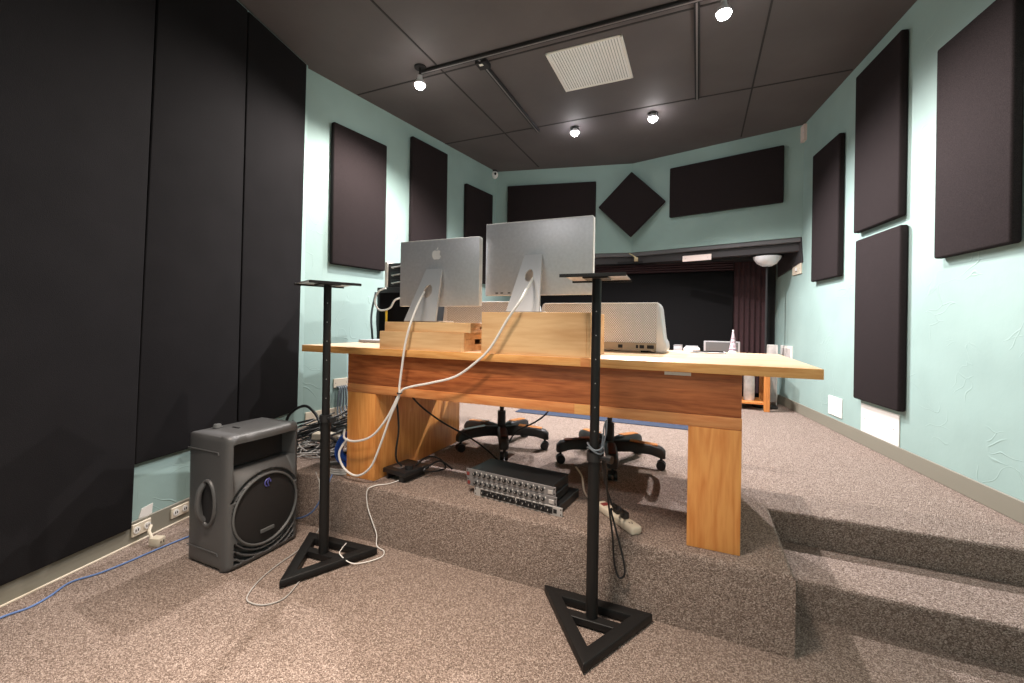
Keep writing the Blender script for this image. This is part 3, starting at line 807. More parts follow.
b = MB(); b.tube([(FX+.010-.000*abs(math.cos(a)), (WR+.001)*math.cos(a), WZ+(WR+.001)*math.sin(a)) for a in [2*PI*i/56 for i in range(56)]], .0055, 8, closed=True); b.build('grille_rim', M['rim'], sp)
b = MB(); b.box(FX+.008, FX+.016, -.035, .04, WZ-.118, WZ-.10, .002, 1); b.build('name_badge', M['rim'], gr)
b = MB()
b.tube([(FX+.013, .0+.016*math.cos(a), WZ+.128+.018*math.sin(a)) for a in [2*PI*i/20 for i in range(15)]], .0035, 6)
b.tube([(FX+.013, .008, WZ+.150), (FX+.014, -.002, WZ+.128), (FX+.013, .006, WZ+.108)], .003, 6); b.build('emblem', M['emblem'], gr)
b = MB(); P = []
for i in range(13):
    y = -.145+.290*i/12
    P.append([(FX-.079+.012*math.cos(y/HW*PI/2)+.0, y, .482+.108*j/8) for j in range(9)])
b.grid(P); b.build('horn_throat', M['black'], sp, recalc=True)  # black patch: dark horn interior with the shade of the recess painted in
# side handle on the near side (-y)
b = MB(); n = 28
ring = [(.02+.052*math.cos(a), -HW-.0015, .315+.105*math.sin(a)) for a in [2*PI*i/n for i in range(n)]]
b.prism(ring, (0, .003, 0)); hr_ = b.build('handle_recess', M['black'], sp)
b = MB(); b.tube([(.02+.055*math.cos(a), -HW-.004, .315+.108*math.sin(a)) for a in [2*PI*i/36 for i in range(36)]], .009, 8, closed=True); b.build('recess_rim', M['plastic'], hr_)
b = MB(); b.tube(smooth_path([(-.006, -HW-.002, .225), (-.012, -HW-.022, .26), (-.014, -HW-.028, .315), (-.012, -HW-.022, .37), (-.006, -HW-.002, .405)], 5), .013, 10); b.build('side_handle', M['plastic'], sp)
for z in (.085, .565):
    b = MB(); b.tube([(-.14, -HW-.001, z), (.09, -HW-.001, z), (.095, -HW-.001, z-.012)], .0028, 6); b.build('side_rib', M['plastic'], sp)
b = MB(); b.lathe([(0, .018), (.016, .016), (.02, .006), (.022, 0)], 16, Matrix.Translation((-.09, -.09, HT))); b.build('top_knob', M['rim'], sp)
b = MB(); b.box(-.02, .03, -.06, -.05, HT, HT+.004, .001, 1); b.build('top_slot', M['black'], sp)

# ---------------------------------------------------------------- office chairs beyond the desk
def chair(cx, cy, rz, angs, label):
    e = empty('office_chair', (cx, cy, ZP), rz, label, 'office chair', 'office chairs behind the desk')
    b = MB(); b.lathe([(0, .075), (.04, .075), (.045, .09), (.04, .125), (.03, .14), (.03, .15)], 20); b.build('hub', M['hub'], e)
    b = MB(); b.cyl((0, 0, .145), (0, 0, .26), .030, n=18); b.cyl((0, 0, .26), (0, 0, .345), .016, n=14); b.build('gas_lift', M['hub'], e)
    for a in angs:
        d = V(math.cos(a), math.sin(a), 0); n = V(-d.y, d.x, 0)
        # arched wooden-capped arm
        prof = [(.03, .085, .150, .034), (.14, .098, .162, .034), (.26, .094, .156, .033), (.325, .076, .140, .032), (.348, .074, .118, .022)]
        tb = bmesh.new(); rings = []
        for (r, z0, z1, w_) in prof:
            c = d*r; rings.append([tb.verts.new(c-n*w_+V(0, 0, z0)), tb.verts.new(c+n*w_+V(0, 0, z0)), tb.verts.new(c+n*w_+V(0, 0, z1-.012)), tb.verts.new(c+n*w_*.6+V(0, 0, z1)), tb.verts.new(c-n*w_*.6+V(0, 0, z1)), tb.verts.new(c-n*w_+V(0, 0, z1-.012))])
        for A, B in zip(rings, rings[1:]):
            for k in range(6): tb.faces.new((A[k], A[(k+1) % 6], B[(k+1) % 6], B[k]))
        tb.faces.new(rings[0]); tb.faces.new(rings[-1][::-1]); bmesh.ops.recalc_face_normals(tb, faces=tb.faces[:])
        b = MB(); b.add(tb); arm = b.build('base_arm', M['hub'], e, sharp=50)
        b = MB(); P0 = []
        b.prism([d*.13-n*.024+V(0, 0, .1605), d*.13+n*.024+V(0, 0, .1605), d*.30+n*.022+V(0, 0, .1480), d*.30-n*.022+V(0, 0, .1480)], (0, 0, .006), .002, 1); b.build('wood_cap', M['tanwood'] if math.sin(a+rz) > 0 else M['legdark'], arm)  # lighting painted in: tan cap on lit rear arms, dark on front arms
        b = MB()
        cc = d*.322
        for s_ in (-.016, .016): b.cyl(cc+n*(s_-.010)+V(0, 0, .028), cc+n*(s_+.010)+V(0, 0, .028), .028, n=18)
        b.cyl(cc+V(0, 0, .03), cc+V(0, 0, .085), .008, n=8); b.build('caster', M['plastic2'], arm)
    b = MB(); b.box(-.11, .11, -.10, .10, .345, .385, .01); b.tube([(-.08, -.0, .36), (-.19, -.02, .355)], .007, 6); b.build('tilt_mechanism', M['hub'], e)
    b = MB(); b.box(-.24, .24, -.24, .24, .385, .475, .035, 3); b.build('seat', M['bigfabric'], e)
    b = MB(); b.box(-.22, .22, .23, .30, .52, .93, .03, 3); b.build('backrest', M['bigfabric'], e)
    b = MB(); b.box(-.035, .035, .20, .23, .36, .60, .006); b.box(-.035, .035, .10, .23, .36, .38, .004, 1); b.build('back_bar', M['hub'], e)
    for s_ in (-1, 1):
        b = MB(); b.tube(smooth_path([(s_*.24, .12, .40), (s_*.27, .12, .50), (s_*.275, .05, .585), (s_*.27, -.08, .58), (s_*.25, -.12, .46), (s_*.235, -.12, .41)], 5), .016, 8); b.build('armrest', M['plastic2'], e)
    return e
def rad(*a): return [math.radians(k) for k in a]
chair(-1.315, 2.86, 0, rad(-128, -62, 12, 80, 168), 'left office chair with a five-star base, under the desk behind the rack units')
chair(-.52, 2.83, 0, rad(-154, -76, 2, 64, 136), 'right office chair with a five-star base, under the desk behind the middle stand')
b = MB(); b.box(-1.70, .1, 4.02, 5.0, ZP, ZP+.008, .003, 1)
tag(b.build('floor_mat', M['rug'], loc=(-.8, 4.5, ZP)), 'blue mat on the platform carpet beyond the office chairs', 'mat')

# ---------------------------------------------------------------- rack units under the desk
GR = 'audio rack units stacked under the desk'
def rack_unit(cx, cy, z, rz, W, D, label, silver, knobs, off=0):
    e = empty('rack_unit', (cx, cy, z), rz, label, 'rack unit', GR); h = .043
    b = MB(); b.box(-W/2+.022, W/2-.022, .004, D, .001, h-.001, .002, 1); b.build('chassis', M['plastic2'], e)
    b = MB(); b.box(-W/2, W/2, 0, .004, 0, h, .001, 1); fp = b.build('faceplate', M['racksilver'] if silver else M['rackface'], e)
    if silver:
        for x0, x1 in ((-W/2+.04, -.004), (.004, W/2-.05)):
            b = MB(); b.box(x0, x1, -.0012, 0, .006, h-.006); b.build('dark_panel', M['plastic2'], fp)
        b = MB(); b.box(W/2-.046, W/2-.028, -.003, 0, .012, h-.012, .001, 1); b.build('power_switch', M['black'], fp)
    else:
        b = MB(); b.box(-W/2+.004, -W/2+.022, -.0015, 0, .006, h-.018, .001, 1); b.build('badge', M['red'], fp)
        b = MB(); b.box(W/2-.04, W/2-.014, -.004, 0, .008, h-.016, .001, 1); b.build('end_cap', M['racksilver'], fp)
    for k in range(knobs):
        x = -W/2+.055+(W-.125)*k/(knobs-1); r = .0085 if k % 3 else .010
        b = MB(); b.cyl((x, -.012, h*.48), (x, -.001, h*.48), r*.85, r, n=12); kb = b.build('knob', M['knob'], fp)
        b = MB(); b.box(x-.001, x+.001, -.0128, -.0118, h*.48, h*.48+r*.8); b.build('pointer', M['wplate'], kb)
        b = MB(); b.box(x+.010, x+.015, -.0012, 0, h*.62, h*.80); b.build('button', M['wplate'] if not silver else M['racksilver'], fp)
    for sx in (-1, 1):
        for zz in (.010, h-.010):
            b = MB(); b.cyl((sx*(W/2-.008), -.0008, zz), (sx*(W/2-.008), .0, zz), .0035, n=8); b.build('screw_hole', M['black'], fp)
    return e
RR = math.radians(-6.5)
rack_unit(-.815, 1.955, ZP, RR, .50, .27, 'silver fronted rack unit at the bottom of the stack on the platform', True, 12)
rack_unit(-.855, 1.963, ZP+.0435, RR, .52, .20, 'grey knobbed rack unit in the middle of the stack on the platform', False, 14)
rack_unit(-.862, 1.967, ZP+.087, RR, .52, .21, 'grey knobbed rack unit with a bare black lid, topmost of the stack', False, 14)

# ---------------------------------------------------------------- small gear on the platform
e = empty('power_supply', (-1.55, 2.05, ZP), math.radians(-8), 'black stepped power supply sitting in front of the left desk leg', 'power supply')
b = MB(); b.box(-.09, .09, -.10, .10, .035, .062, .006); b.build('body', M['plastic2'], e)
b = MB(); b.box(-.07, -.055, -.09, .09, 0, .036, .003, 1); b.build('foot', M['plastic2'], e)
b = MB(); b.box(.03, .065, -.09, .09, 0, .036, .003, 1); b.build('foot', M['plastic2'], e)
b = MB(); b.cyl((.05, -.03, .06), (.05, -.03, .085), .025, n=16); b.build('dial', M['plastic2'], e)
b = MB(); b.box(-.05, .01, -.06, -.01, .062, .064); b.build('silver_plate', M['steeledge'], e)
b = MB(); b.tube(smooth_path([(.05, .02, .065), (.07, .1, .1), (.10, .18, .07), (.15, .17, .03), (.13, .08, .03), (.11, .03, .05), (.13, .14, .075), (.18, .20, .02)], 6), .005, 7); b.build('looped_lead', M['bcable'], e)

ps_d = V(.201, -.203, 0).normalized(); ang = math.atan2(ps_d.y, ps_d.x)
e = empty('power_strip', (-.328, 2.005, ZP), ang, 'white power strip with plugged black adapters lying beside the middle stand', 'power strip')
b = MB(); b.box(-.145, .145, -.028, .028, 0, .036, .010, 3); b.build('body', M['cream'], e)
b = MB(); b.box(-.115, -.085, -.018, .018, .035, .039, .002, 1); b.build('red_switch', M['red'], e)
for x in (-.05, 0.0, .05, .10):
    b = MB()
    for k in (-.006, .006): b.box(x-.006, x+.006, k-.0015, k+.0015, .0355, .0368)
    b.cyl((x+.011, 0, .0355), (x+.011, 0, .0368), .003, n=8); b.build('socket', M['black'], e)
for i, (x, lab) in enumerate(((0.0, 'black plug pushed into the middle of the white power strip'), (.055, 'black plug pushed into the far end of the white power strip'))):
    p = V(-.328, 2.005, ZP)+ps_d*x
    q = empty('power_plug', p+V(0, 0, .037), ang, lab, 'plug', 'black plugs in the power strip')
    b = MB(); b.box(-.018, .018, -.014, .014, 0, .03, .005); b.build('body', M['plastic2'], q)
    b = MB(); b.tube([(0, 0, .02), (.006, -.012, .038), (.01, -.03, .05)], .006, 8); b.build('strain_relief', M['bcable'], q)

# ---------------------------------------------------------------- cables
X = ZP+.006
cable('monitor_cable', [(-1.43, 2.03, 1.375), (-1.40, 1.93, 1.30), (-1.40, 1.865, 1.19), (-1.42, 1.85, 1.08), (-1.437, 1.85, .97), (-1.452, 1.85, .86), (-1.457, 1.85, .80),
      (-1.51, 1.85, .69), (-1.575, 1.85, .53), (-1.64, 1.85, .40), (-1.735, 1.85, .338), (-1.83, 1.85, .365), (-1.88, 1.86, .445), (-1.87, 1.92, .52), (-2.0, 2.05, .45), (-2.15, 2.2, .34)], .0062, M['wcable'],
      'white cable from the smaller left monitor looping down past the left desk leg')
cable('monitor_cable', [(-.785, 2.06, 1.435), (-.765, 1.96, 1.39), (-.77, 1.865, 1.31), (-.83, 1.852, 1.22), (-.915, 1.85, 1.085), (-1.0, 1.85, 1.005), (-1.11, 1.85, .932), (-1.255, 1.85, .89), (-1.39, 1.85, .858), (-1.445, 1.848, .825),
      (-1.53, 1.85, .685), (-1.63, 1.85, .575), (-1.745, 1.85, .53), (-1.84, 1.86, .532), (-1.93, 1.95, .55), (-2.15, 2.15, .42)], .0062, M['wcable'],
      'white cable from the larger right monitor draped across the desk front to the left')
b = MB(); b.tube([(-1.452+.011*math.cos(a), 1.85+.012*math.sin(a), .822) for a in [2*PI*i/14 for i in range(14)]], .004, 6, closed=True)
tag(b.build('cable_tie', M['bcable'], loc=(-1.452, 1.85, .822)), 'black tie binding the two white monitor cables under the desk edge', 'cable tie')
cable('black_cable', [(-1.585, 1.985, .785), (-1.568, 1.985, .69), (-1.56, 1.985, .58), (-1.58, 1.99, .46), (-1.58, 2.0, .40), (-1.56, 2.02, .368)], .0055, M['bcable'], 'black cord hanging down to the black power supply beside the left desk leg')
cable('black_cable', [(-1.64, 2.16, .785), (-1.60, 2.24, .68), (-1.50, 2.35, .56), (-1.38, 2.5, .44), (-1.3, 2.6, .34), (-1.2, 2.55, X)], .0055, M['bcable'], 'black cord slanting from under the desk toward the left office chair')
cable('black_cable', [(-.80, 2.55, .76), (-.87, 2.58, .64), (-.96, 2.6, .565), (-1.1, 2.62, .48), (-1.15, 2.56, .36), (-1.10, 2.45, X)], .0055, M['bcable'], 'black cord sagging across the front of the left office chair base')
cable('strip_cord', [(-.62, 2.36, .40), (-.58, 2.34, .36), (-.545, 2.26, .312), (-.50, 2.18, .308), (-.455, 2.13, .312), (-.43, 2.107, .318)], .005, M['cream'], 'pale cord running from the rack stack to the white power strip')
cable('black_cable', [(-.338, 1.70, .70), (-.345, 1.75, .62), (-.365, 1.88, .53), (-.345, 1.88, .46), (-.325, 1.885, .41), (-.315, 1.93, .375), (-.318, 1.985, .37)], .0048, M['bcable'], 'black cord running from the middle stand clamp down to the power strip')
cable('black_cable', [(-.285, 1.96, .362), (-.31, 1.87, .40), (-.325, 1.83, .42), (-.30, 1.818, .34), (-.27, 1.81, .24), (-.262, 1.81, .175), (-.285, 1.81, .155), (-.305, 1.812, .21), (-.315, 1.815, .32), (-.332, 1.80, .47), (-.335, 1.72, .66)], .0042, M['bcable'], 'black cord loop hanging over the platform edge beside the middle stand')
b = MB()
for k in range(2):
    b.tube([(-.372+.033*math.cos(a)+.006, 1.70+.033*math.sin(a), .705+.014*k+.01*math.sin(a*2+k)) for a in [2*PI*i/18 for i in range(18)]], .0035, 6, closed=True)
b.tube(smooth_path([(-.342, 1.69, .705), (-.325, 1.69, .77), (-.322, 1.69, .83), (-.332, 1.69, .80), (-.338, 1.69, .74), (-.345, 1.69, .70)], 5), .0032, 6)
tag(b.build('wrapped_cord', M['gycable'], loc=(-.372, 1.70, .70)), 'grey cord wrapped around the middle speaker stand clamp', 'cable')
cable('thin_cable', [(-1.52, 2.02, X), (-1.555, 1.90, X), (-1.60, 1.845, .307), (-1.635, 1.822, .283), (-1.632, 1.822, .20), (-1.60, 1.822, .127), (-1.567, 1.822, .06), (-1.545, 1.80, .012), (-1.48, 1.78, .006), (-1.46, 1.72, .006), (-1.53, 1.62, .012), (-1.60, 1.60, .05), (-1.64, 1.65, .046), (-1.66, 1.70, .046)], .0026, M['wcable'],
      'thin white cable dropping over the platform edge onto the left stand base')
cable('thin_cable', [(-2.06, 1.86, X), (-1.985, 1.822, .26), (-1.97, 1.815, .15), (-1.965, 1.805, .02), (-1.93, 1.72, .005), (-1.885, 1.58, .005), (-1.865, 1.46, .005), (-1.83, 1.345, .005), (-1.765, 1.24, .005), (-1.70, 1.222, .005), (-1.64, 1.245, .005), (-1.615, 1.31, .005), (-1.66, 1.42, .005)], .0028, M['gcable'],
      'thin grey cable lying on the carpet from the loudspeaker round to the left stand')
cable('thin_cable', [(-1.99, 1.86, X+.03), (-1.985, 1.825, .29), (-1.975, 1.815, .2), (-1.97, 1.812, .13)], .004, M['wcable'], 'short white cable end hanging over the platform edge behind the left stand')
cable('blue_network_cable', [(-2.50, .60, .005), (-2.515, .749, .005), (-2.50, .827, .005), (-2.525, .895, .005), (-2.575, .979, .005), (-2.547, 1.071, .005), (-2.543, 1.184, .005), (-2.55, 1.316, .005), (-2.546, 1.457, .005), (-2.52, 1.62, .005), (-2.4, 1.8, .006), (-2.2, 1.81, .02), (-2.02, 1.80, .10), (-1.93, 1.82, .25), (-1.93, 1.86, .312)], .0045, M['dblue'],
      'dull blue cable running along the carpet below the grey baseboard')
# heap of dark cables on the platform at the left
b = MB(); rnd = random.Random(3)
for k in range(34):
    c = V(-2.55+rnd.uniform(-.28, .34), 2.42+rnd.uniform(-.28, .42), ZP+rnd.uniform(.0, .11)); R = rnd.uniform(.08, .20); ph = rnd.uniform(0, 6); tilt = rnd.uniform(.1, .5)
    pts = []
    for i in range(7):
        a = ph+i*rnd.uniform(.7, 1.1)
        r = R*rnd.uniform(.7, 1.2)
        pts.append((c.x+r*math.cos(a), c.y+r*math.sin(a), max(ZP+.007, c.z+tilt*R*math.sin(a+1))))
    b.tube(smooth_path(pts, 5), rnd.choice((.005, .006, .008)), 6)
b.tube(smooth_path([(-2.75, 2.2, .34), (-2.74, 2.22, .50), (-2.62, 2.25, .58), (-2.45, 2.2, .55), (-2.3, 2.15, .45), (-2.2, 2.2, .36)], 6), .010, 8)
tag(b.build('cable_heap', M['bcable'], loc=(-2.5, 2.4, ZP)), 'tangled heap of black cables on the platform left of the desk', 'cables', kind='stuff')
b = MB(); rnd = random.Random(5)
for k in range(7):
    c = V(-2.32+rnd.uniform(-.16, .14), 2.08+rnd.uniform(-.12, .14), ZP+.02)
    pts = [(c.x+rnd.uniform(.08, .2)*math.cos(i*1.0+k), c.y+.13*math.sin(i*1.0+k), ZP+.006+rnd.uniform(0, .04)) for i in range(7)]
    b.tube(smooth_path(pts, 5), .0045, 6)
tag(b.build('cable_heap', M['gcable'], loc=(-2.3, 2.1, ZP)), 'small heap of pale grey cables at the platform edge beside the left stand', 'cables', kind='stuff')
e = empty('power_adapter', (-2.42, 2.27, ZP+.055), .3, 'beige adapter block lying on the cable heap left of the desk', 'adapter')
b = MB(); b.box(-.09, .09, -.04, .04, 0, .05, .012, 3); b.build('body', M['cream'], e)
b = MB(); b.tube([(.088, 0, .025), (.13, .01, .02), (.17, .05, .01)], .006, 7); b.build('lead', M['wcable'], e)
# blue coil leaning on the left desk leg
c = V(-1.985, 2.03, ZP); e = empty('cable_coil', c, 0, 'coil of bright blue cable leaning against the left side of the desk leg', 'cable coil')
b = MB(); Rt = Matrix.Rotation(math.radians(18), 4, 'Y') @ Matrix.Rotation(math.radians(35), 4, 'Z'); rnd = random.Random(2)
for k in range(9):
    R = .098-.008*(k % 5)+rnd.uniform(-.004, .004); o = -.028+.007*k
    b.tube([Rt @ V(R*.9*math.cos(a), o+.004*math.sin(3*a+k), .128+R*1.12*math.sin(a)) for a in [2*PI*i/28 for i in range(28)]], .0055, 6, closed=True)
b.build('windings', M['blue'], e)
b = MB()
for k in range(3): b.tube([Rt @ V(.02*math.cos(a)+.006*k-.01, -.0+.045*math.sin(a), .20+.018*math.cos(a)) for a in [2*PI*i/16 for i in range(16)]], .006, 6, closed=True)
b.build('binding', M['wcable'], e)
b = MB()
for k in range(3):
    b.tube([(-1.97+(.13-.012*k)*math.cos(a), 1.965+(.085-.008*k)*math.sin(a), ZP+.007+.009*k) for a in [2*PI*i/30 for i in range(30)]], .006, 6, closed=True)
tag(b.build('cable_coil', M['gcable'], loc=(-1.97, 1.965, ZP)), 'flat coil of whitish cable on the carpet under the blue coil', 'cable coil')
# outlet on the left wall with hanging grey cables
e = plate(lw, .27, .42, .592, .672, 'power_outlet', M['cream'], 'cream outlet plate on the left wall with grey cables hanging from it', 'outlet', .012)
n0 = LW_n
for k in range(5):
    s = .30+.022*k
    cable('hanging_cable', [lw(s, .60, .014), lw(s+.002, .585, .05), lw(s+.006*(k-2), .50, .055), lw(s+.012*(k-2), .40, .06), lw(s+.02*(k-2), .33, .10+.02*k)], .008, M['gycable'], 'slate grey cable hanging from the left wall outlet behind the desk', 'cable', 'slate cables hanging from the wall outlet')

# ---------------------------------------------------------------- left rear rack cabinet with gear
e = empty('rack_cabinet', (-2.28, 3.1, ZP), 0, 'black equipment cabinet standing behind the left end of the desk', 'cabinet')
b = MB(); b.box(-.25, .25, -.20, .25, 0, 1.195, .006); b.build('body', M['plastic2'], e)
b = MB(); b.box(-.22, .22, -.206, -.2, .06, 1.15, .002, 1); b.build('door', M['screen'], e)
b = MB(); b.cyl((.19, -.225, .55), (.19, -.225, .70), .007, n=8); b.cyl((.19, -.206, .56), (.19, -.226, .56), .005, n=8); b.cyl((.19, -.206, .69), (.19, -.226, .69), .005, n=8); b.build('handle', M['steeledge'], e)
e = empty('amplifier', (-2.28, 3.05, 1.4955), 0, 'silver framed amplifier chassis standing on top of the black cabinet', 'amplifier')
b = MB(); b.box(-.15, .19, -.13, .18, 0, .205, .004); b.build('body', M['trimd'], e)
b = MB(); b.box(-.180, -.150, -.14, .0, -.0, .218, .003, 1); b.build('front_flange', M['wplate'], e)
for i in range(3):
    b = MB(); b.box(-.12, .14, -.137, -.129, .014+.066*i, .066+.066*i, .004); f_ = b.build('module', M['plastic2'], e)
    b = MB(); b.tube([(-.09, -.137, .030+.066*i), (-.09, -.158, .032+.066*i), (.05, -.160, .044+.066*i), (.05, -.137, .046+.066*i)], .006, 6); b.build('grip', M['racksilver'], f_)
cable('thin_cable', [(-2.41, 2.87, 1.485), (-2.49, 2.87, 1.455), (-2.525, 2.87, 1.37), (-2.47, 2.87, 1.30), (-2.365, 2.87, 1.317), (-2.31, 2.87, 1.385), (-2.20, 2.87, 1.41)], .008, M['wcable'], 'white cable looping out beside the black equipment cabinet')
cable('yellow_cable', [(-2.405, 2.875, 1.30), (-2.41, 2.882, 1.20), (-2.41, 2.884, 1.08), (-2.41, 2.884, .9), (-2.41, 2.884, .6), (-2.40, 2.86, .36), (-2.36, 2.8, ZP+.01)], .010, M['yellow'], 'yellow cable hanging down the front of the black equipment cabinet')
for k, (u, lab) in enumerate(((-2.585, 'nearer of two dark cables hanging on the left flank of the black cabinet'), (-2.60, 'farther of two dark cables hanging on the left flank of the black cabinet'))):
    cable('hanging_cable', [(u, 2.95+.09*k, 1.46), (u-.03, 2.93+.09*k, 1.25), (u-.01, 2.93+.09*k, 1.0), (u-.04, 2.94+.09*k, .75), (u, 2.95+.09*k, .5)], .009, M['gycable'], lab)
e = empty('laptop', (-2.06, 2.44, ZT), math.radians(0), 'closed grey laptop on the left rear of the desk', 'laptop')
b = MB(); b.box(-.115, .16, -.13, .13, .002, .012, .003, 2); b.build('base', M['silverlid'], e)
b = MB(); b.box(-.115, .16, -.13, .13, .0125, .02, .003, 2); b.build('lid', M['silverlid'], e)
for sx in (-.09, .13):
    for sy in (-.1, .1):
        b = MB(); b.cyl((sx, sy, 0), (sx, sy, .003), .008, n=8); b.build('foot', M['black'], e)
e = empty('tablet', (.055, 2.67, ZT), 0, 'flat dark tablet lying near the right rear edge of the desk', 'tablet')
b = MB(); b.box(-.09, .09, -.07, .07, 0, .007, .002, 1); b.build('body', M['silverlid'], e)
b = MB(); b.box(-.08, .08, -.06, .06, .0068, .0078); b.build('screen', M['glass'], e)

# ---------------------------------------------------------------- alcove: curtains, screen, back table, lamp
b = MB(); b.box(-2.5, .405, 6.03, 6.07, ZP, 1.905, .006); b.build('panel', M['screen'])
scr = bpy.data.objects['panel']; scr.name = 'projection_screen'; tag(scr, 'big black screen filling the dark alcove at the back of the room', 'screen')
def pleats(x0, x1, z0, z1, y, amp, per, name, label, horiz=False):
    b = MB(); n = int(((z1-z0) if horiz else (x1-x0))/per*8); P = []
    for i in range(n+1):
        t = i/n; a = amp*(math.sin(2*PI*i/8)+.3*math.sin(2*PI*i/29))
        if horiz: P.append([(x0, y+a, z0+(z1-z0)*t), (x1, y+a, z0+(z1-z0)*t)])
        else: P.append([(x0+(x1-x0)*t, y+a, z0+(z1-z0)*k/6) for k in range(7)])
    b.grid(P); 
    Q = [[(p[0], p[1]+.03, p[2]) for p in row] for row in P]; b.grid(Q[::-1])
    return tag(b.build(name, M['maroon'], loc=((x0+x1)/2, y, z0), sharp=80), label, 'curtain')
pleats(.41, .765, .40, 2.02, 6.02, .012, .058, 'curtain', 'maroon pleated curtain hanging right of the black screen')
pleats(-2.5, .40, 1.91, 2.025, 5.99, .008, .030, 'curtain_valance', 'maroon gathered valance along the top of the black screen', True)
e = empty('floor_lamp', (.715, 5.62, ZP), 0, 'torchiere floor lamp with a white bowl in front of the dark curtain', 'floor lamp')
b = MB(); b.lathe([(0, 1.60), (.05, 1.605), (.10, 1.635), (.135, 1.685), (.142, 1.71), (.136, 1.71), (.095, 1.65), (0, 1.62)], 30); b.build('bowl', M['bowl'], e)
b = MB(); b.cyl((0, 0, .02), (0, 0, 1.60), .012, n=14); b.build('pole', M['black'], e)
b = MB(); b.lathe([(0, 0), (.13, 0), (.13, .012), (.03, .03), (0, .03)], 24); b.build('base', M['black'], e)
e = empty('side_table', (.38, 5.50, ZP), 0, 'tan wooden table standing against the back curtain beyond the desk', 'table')
b = MB(); b.box(-.62, .35, -.22, .24, .545, .575, .004); b.build('tabletop', M['tanwood'], e)
b = MB(); b.box(-.58, .29, -.17, .2, .065, .09, .003, 1); b.build('shelf', M['tanwood'], e)
for sx in (-.60, .285):
    for sy in (-.20, .19):
        b = MB(); b.box(sx-.0, sx+.055, sy-.02, sy+.035, 0, .546, .003, 1); b.build('leg', M['tanwood'], e)
e = empty('storage_jar', (.54, 5.47, ZP+.0905), 0, 'pale cylindrical jar on the lower shelf of the tan table', 'jar')
b = MB(); b.lathe([(0, 0), (.05, 0), (.055, .02), (.055, .26), (.04, .29), (0, .29)], 20); b.build('body', M['sheet'], e)
b = MB(); b.lathe([(.042, .285), (.044, .315), (0, .315)], 20); b.build('lid', M['wplate'], e)
TT = ZP+.575
e = empty('picture_frame', (.26, 5.56, TT), 0, 'silver grey flat panel standing upright on the tan back table', 'panel')
b = MB(); b.box(-.19, .19, -.01, .01, .02, .162, .003, 1); b.build('panel', M['silverlid'], e)
b = MB(); b.box(-.10, .10, -.04, .05, 0, .02, .003, 1); b.build('stand', M['steeledge'], e)
b = MB(); b.box(-.17, .17, -.012, -.009, .035, .15); b.build('inset', M['rim'], e)
e = empty('telephone', (-.06, 5.5, TT), 0, 'rounded whitish device sitting left of the silver panel on the back table', 'device')
b = MB(); b.box(-.09, .09, -.06, .07, 0, .085, .025, 3); b.build('body', M['wplate'], e)
b = MB(); b.box(-.07, .07, -.05, .05, .085, .10, .006); b.build('cap', M['silverlid'], e)
e = empty('storage_tray', (-.21, 5.55, TT), 0, 'long low grey tray at the left end of the tan back table', 'tray')
b = MB(); b.box(-.05, .045, -.1, .1, 0, .095, .008); b.build('tray', M['silverlid'], e)
b = MB(); b.box(-.052, .047, -.102, .102, .095, .105, .003, 1); b.build('rim', M['steeledge'], e)
e = empty('cone_ornament', (.365, 5.36, TT), 0, 'lilac striped spiral cone ornament on a white base on the back table', 'ornament')
b = MB(); b.lathe([(0, 0), (.052, 0), (.054, .03), (.045, .06), (.03, .07), (0, .07)], 20); b.build('base', M['wplate'], e)
b = MB(); prof = []
for k in range(12):
    z = .068+.018*k; r = .036*(1-k/12.5)+.006; prof += [(r, z), (r*.82, z+.012)]
b.lathe(prof+[(0, .286)], 18); b.build('cone', M['lilac'], e)
for k in range(4):
    z = .08+.042*k; r = .036*(1-(z-.068)/.225)+.006
    b = MB(); b.tube([(r*math.cos(a), r*math.sin(a), z) for a in [2*PI*i/16 for i in range(16)]], .0035, 6, closed=True); b.build('stripe', M['lilacdark'], e)
b = MB(); b.lathe([(0, .30), (.008, .295), (.010, .287), (.006, .28), (0, .28)], 10); b.build('tip', M['wplate'], e)
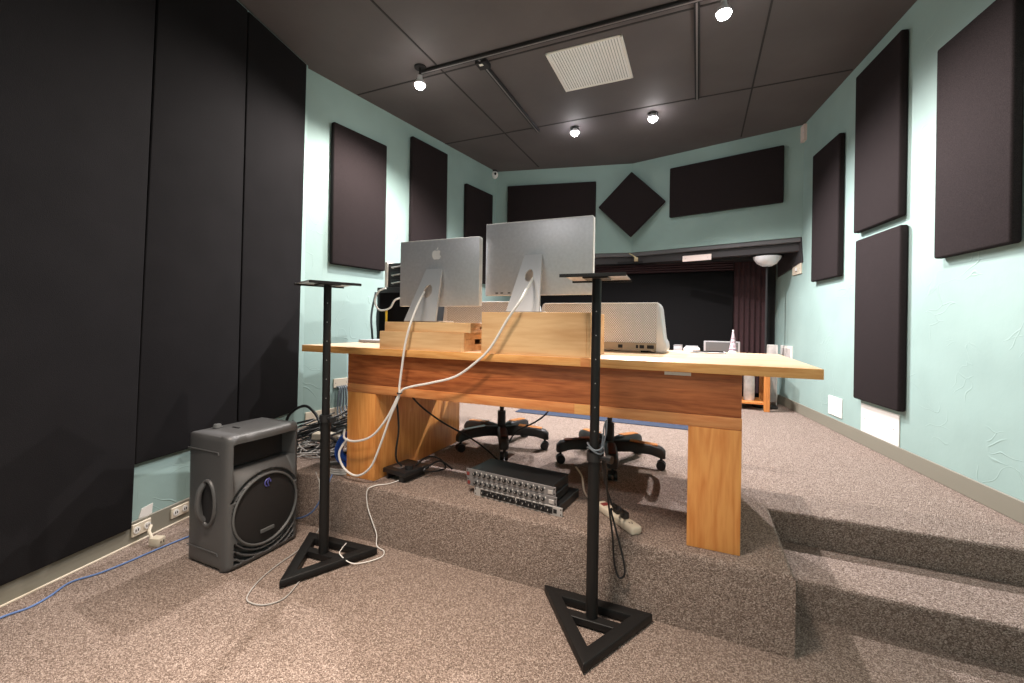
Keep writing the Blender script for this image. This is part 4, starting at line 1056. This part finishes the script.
# pale framed boards in the right rear corner
e = empty('leaning_board', (.80, 5.79, ZP), 0, 'tall pale board with a white frame standing in the right rear corner', 'board')
b = MB(); b.box(-.05, .05, -.01, .01, .04, .70, .003, 1); b.build('sheet', M['sheet'], e)
b = MB()
b.box(-.056, -.048, -.014, .014, 0, .70, .002, 1); b.box(.048, .056, -.014, .014, 0, .70, .002, 1); b.box(-.056, .056, -.014, .014, .695, .705, .002, 1); b.build('frame', M['wplate'], e)
plate(rw, 2.82, 3.16, .76, 1.0, 'wall_plate', M['wplate'], 'white framed wall panel low on the right wall beside the alcove', 'wall plate', .012)
e2 = [o for o in bpy.data.objects if o.get('label', '').startswith('white framed wall')][0]
c = V(*e2.location); b = MB(); b.prism([rw(2.86, .79, .0125)-c, rw(3.12, .79, .0125)-c, rw(3.12, .97, .0125)-c, rw(2.86, .97, .0125)-c], tuple(RW_n*.002)); b.build('inset', M['sheet'], e2)

# ---------------------------------------------------------------- unseen fill lights under the ceiling (front of the room)
def area(loc, sx, sy, power, col, rot=(0, 0, 0), spread=74):
    l = bpy.data.lights.new('panel', 'AREA'); l.shape = 'RECTANGLE'; l.size = sx; l.size_y = sy; l.energy = power; l.color = col; l.spread = math.radians(spread)
    o = bpy.data.objects.new('ceiling_fill_light', l); COL.objects.link(o); o.location = loc; o.rotation_euler = rot
FILL = 30
area((-.95, .65, 3.33), .5, .3, FILL, (1, .84, .70)); area((-1.2, -.5, 3.33), .9, .3, 18, (1, .95, .93), spread=165); area((.7, -.5, 3.33), .9, .3, 18, (1, .95, .93), spread=165)  # narrow one stands for front lamps; wide pair added to brighten monitors, desk
w = bpy.data.worlds.new('World'); sc.world = w; w.use_nodes = True
w.node_tree.nodes['Background'].inputs[0].default_value = (.5, .52, .55, 1); w.node_tree.nodes['Background'].inputs[1].default_value = .3

# ---------------------------------------------------------------- camera
cd = bpy.data.cameras.new('camera'); cam = bpy.data.objects.new('camera', cd); COL.objects.link(cam)
cd.sensor_fit = 'HORIZONTAL'; cd.sensor_width = 36; cd.lens = 427/1024*36; cd.shift_y = -(341.5-324)/1024; cd.clip_start = .02
yaw, roll = math.radians(23.5), math.radians(.9)
mw = Matrix.Rotation(yaw, 4, 'Z') @ Matrix.Rotation(PI/2, 4, 'X') @ Matrix.Rotation(roll, 4, 'Z')
cam.matrix_world = Matrix.Translation((0, 0, 1.2)) @ mw
sc.camera = cam
sc.view_settings.view_transform = 'Standard'; sc.view_settings.look = 'None'; sc.view_settings.gamma = 1
sc.view_settings.use_curve_mapping = False
sc.view_settings.exposure = .50
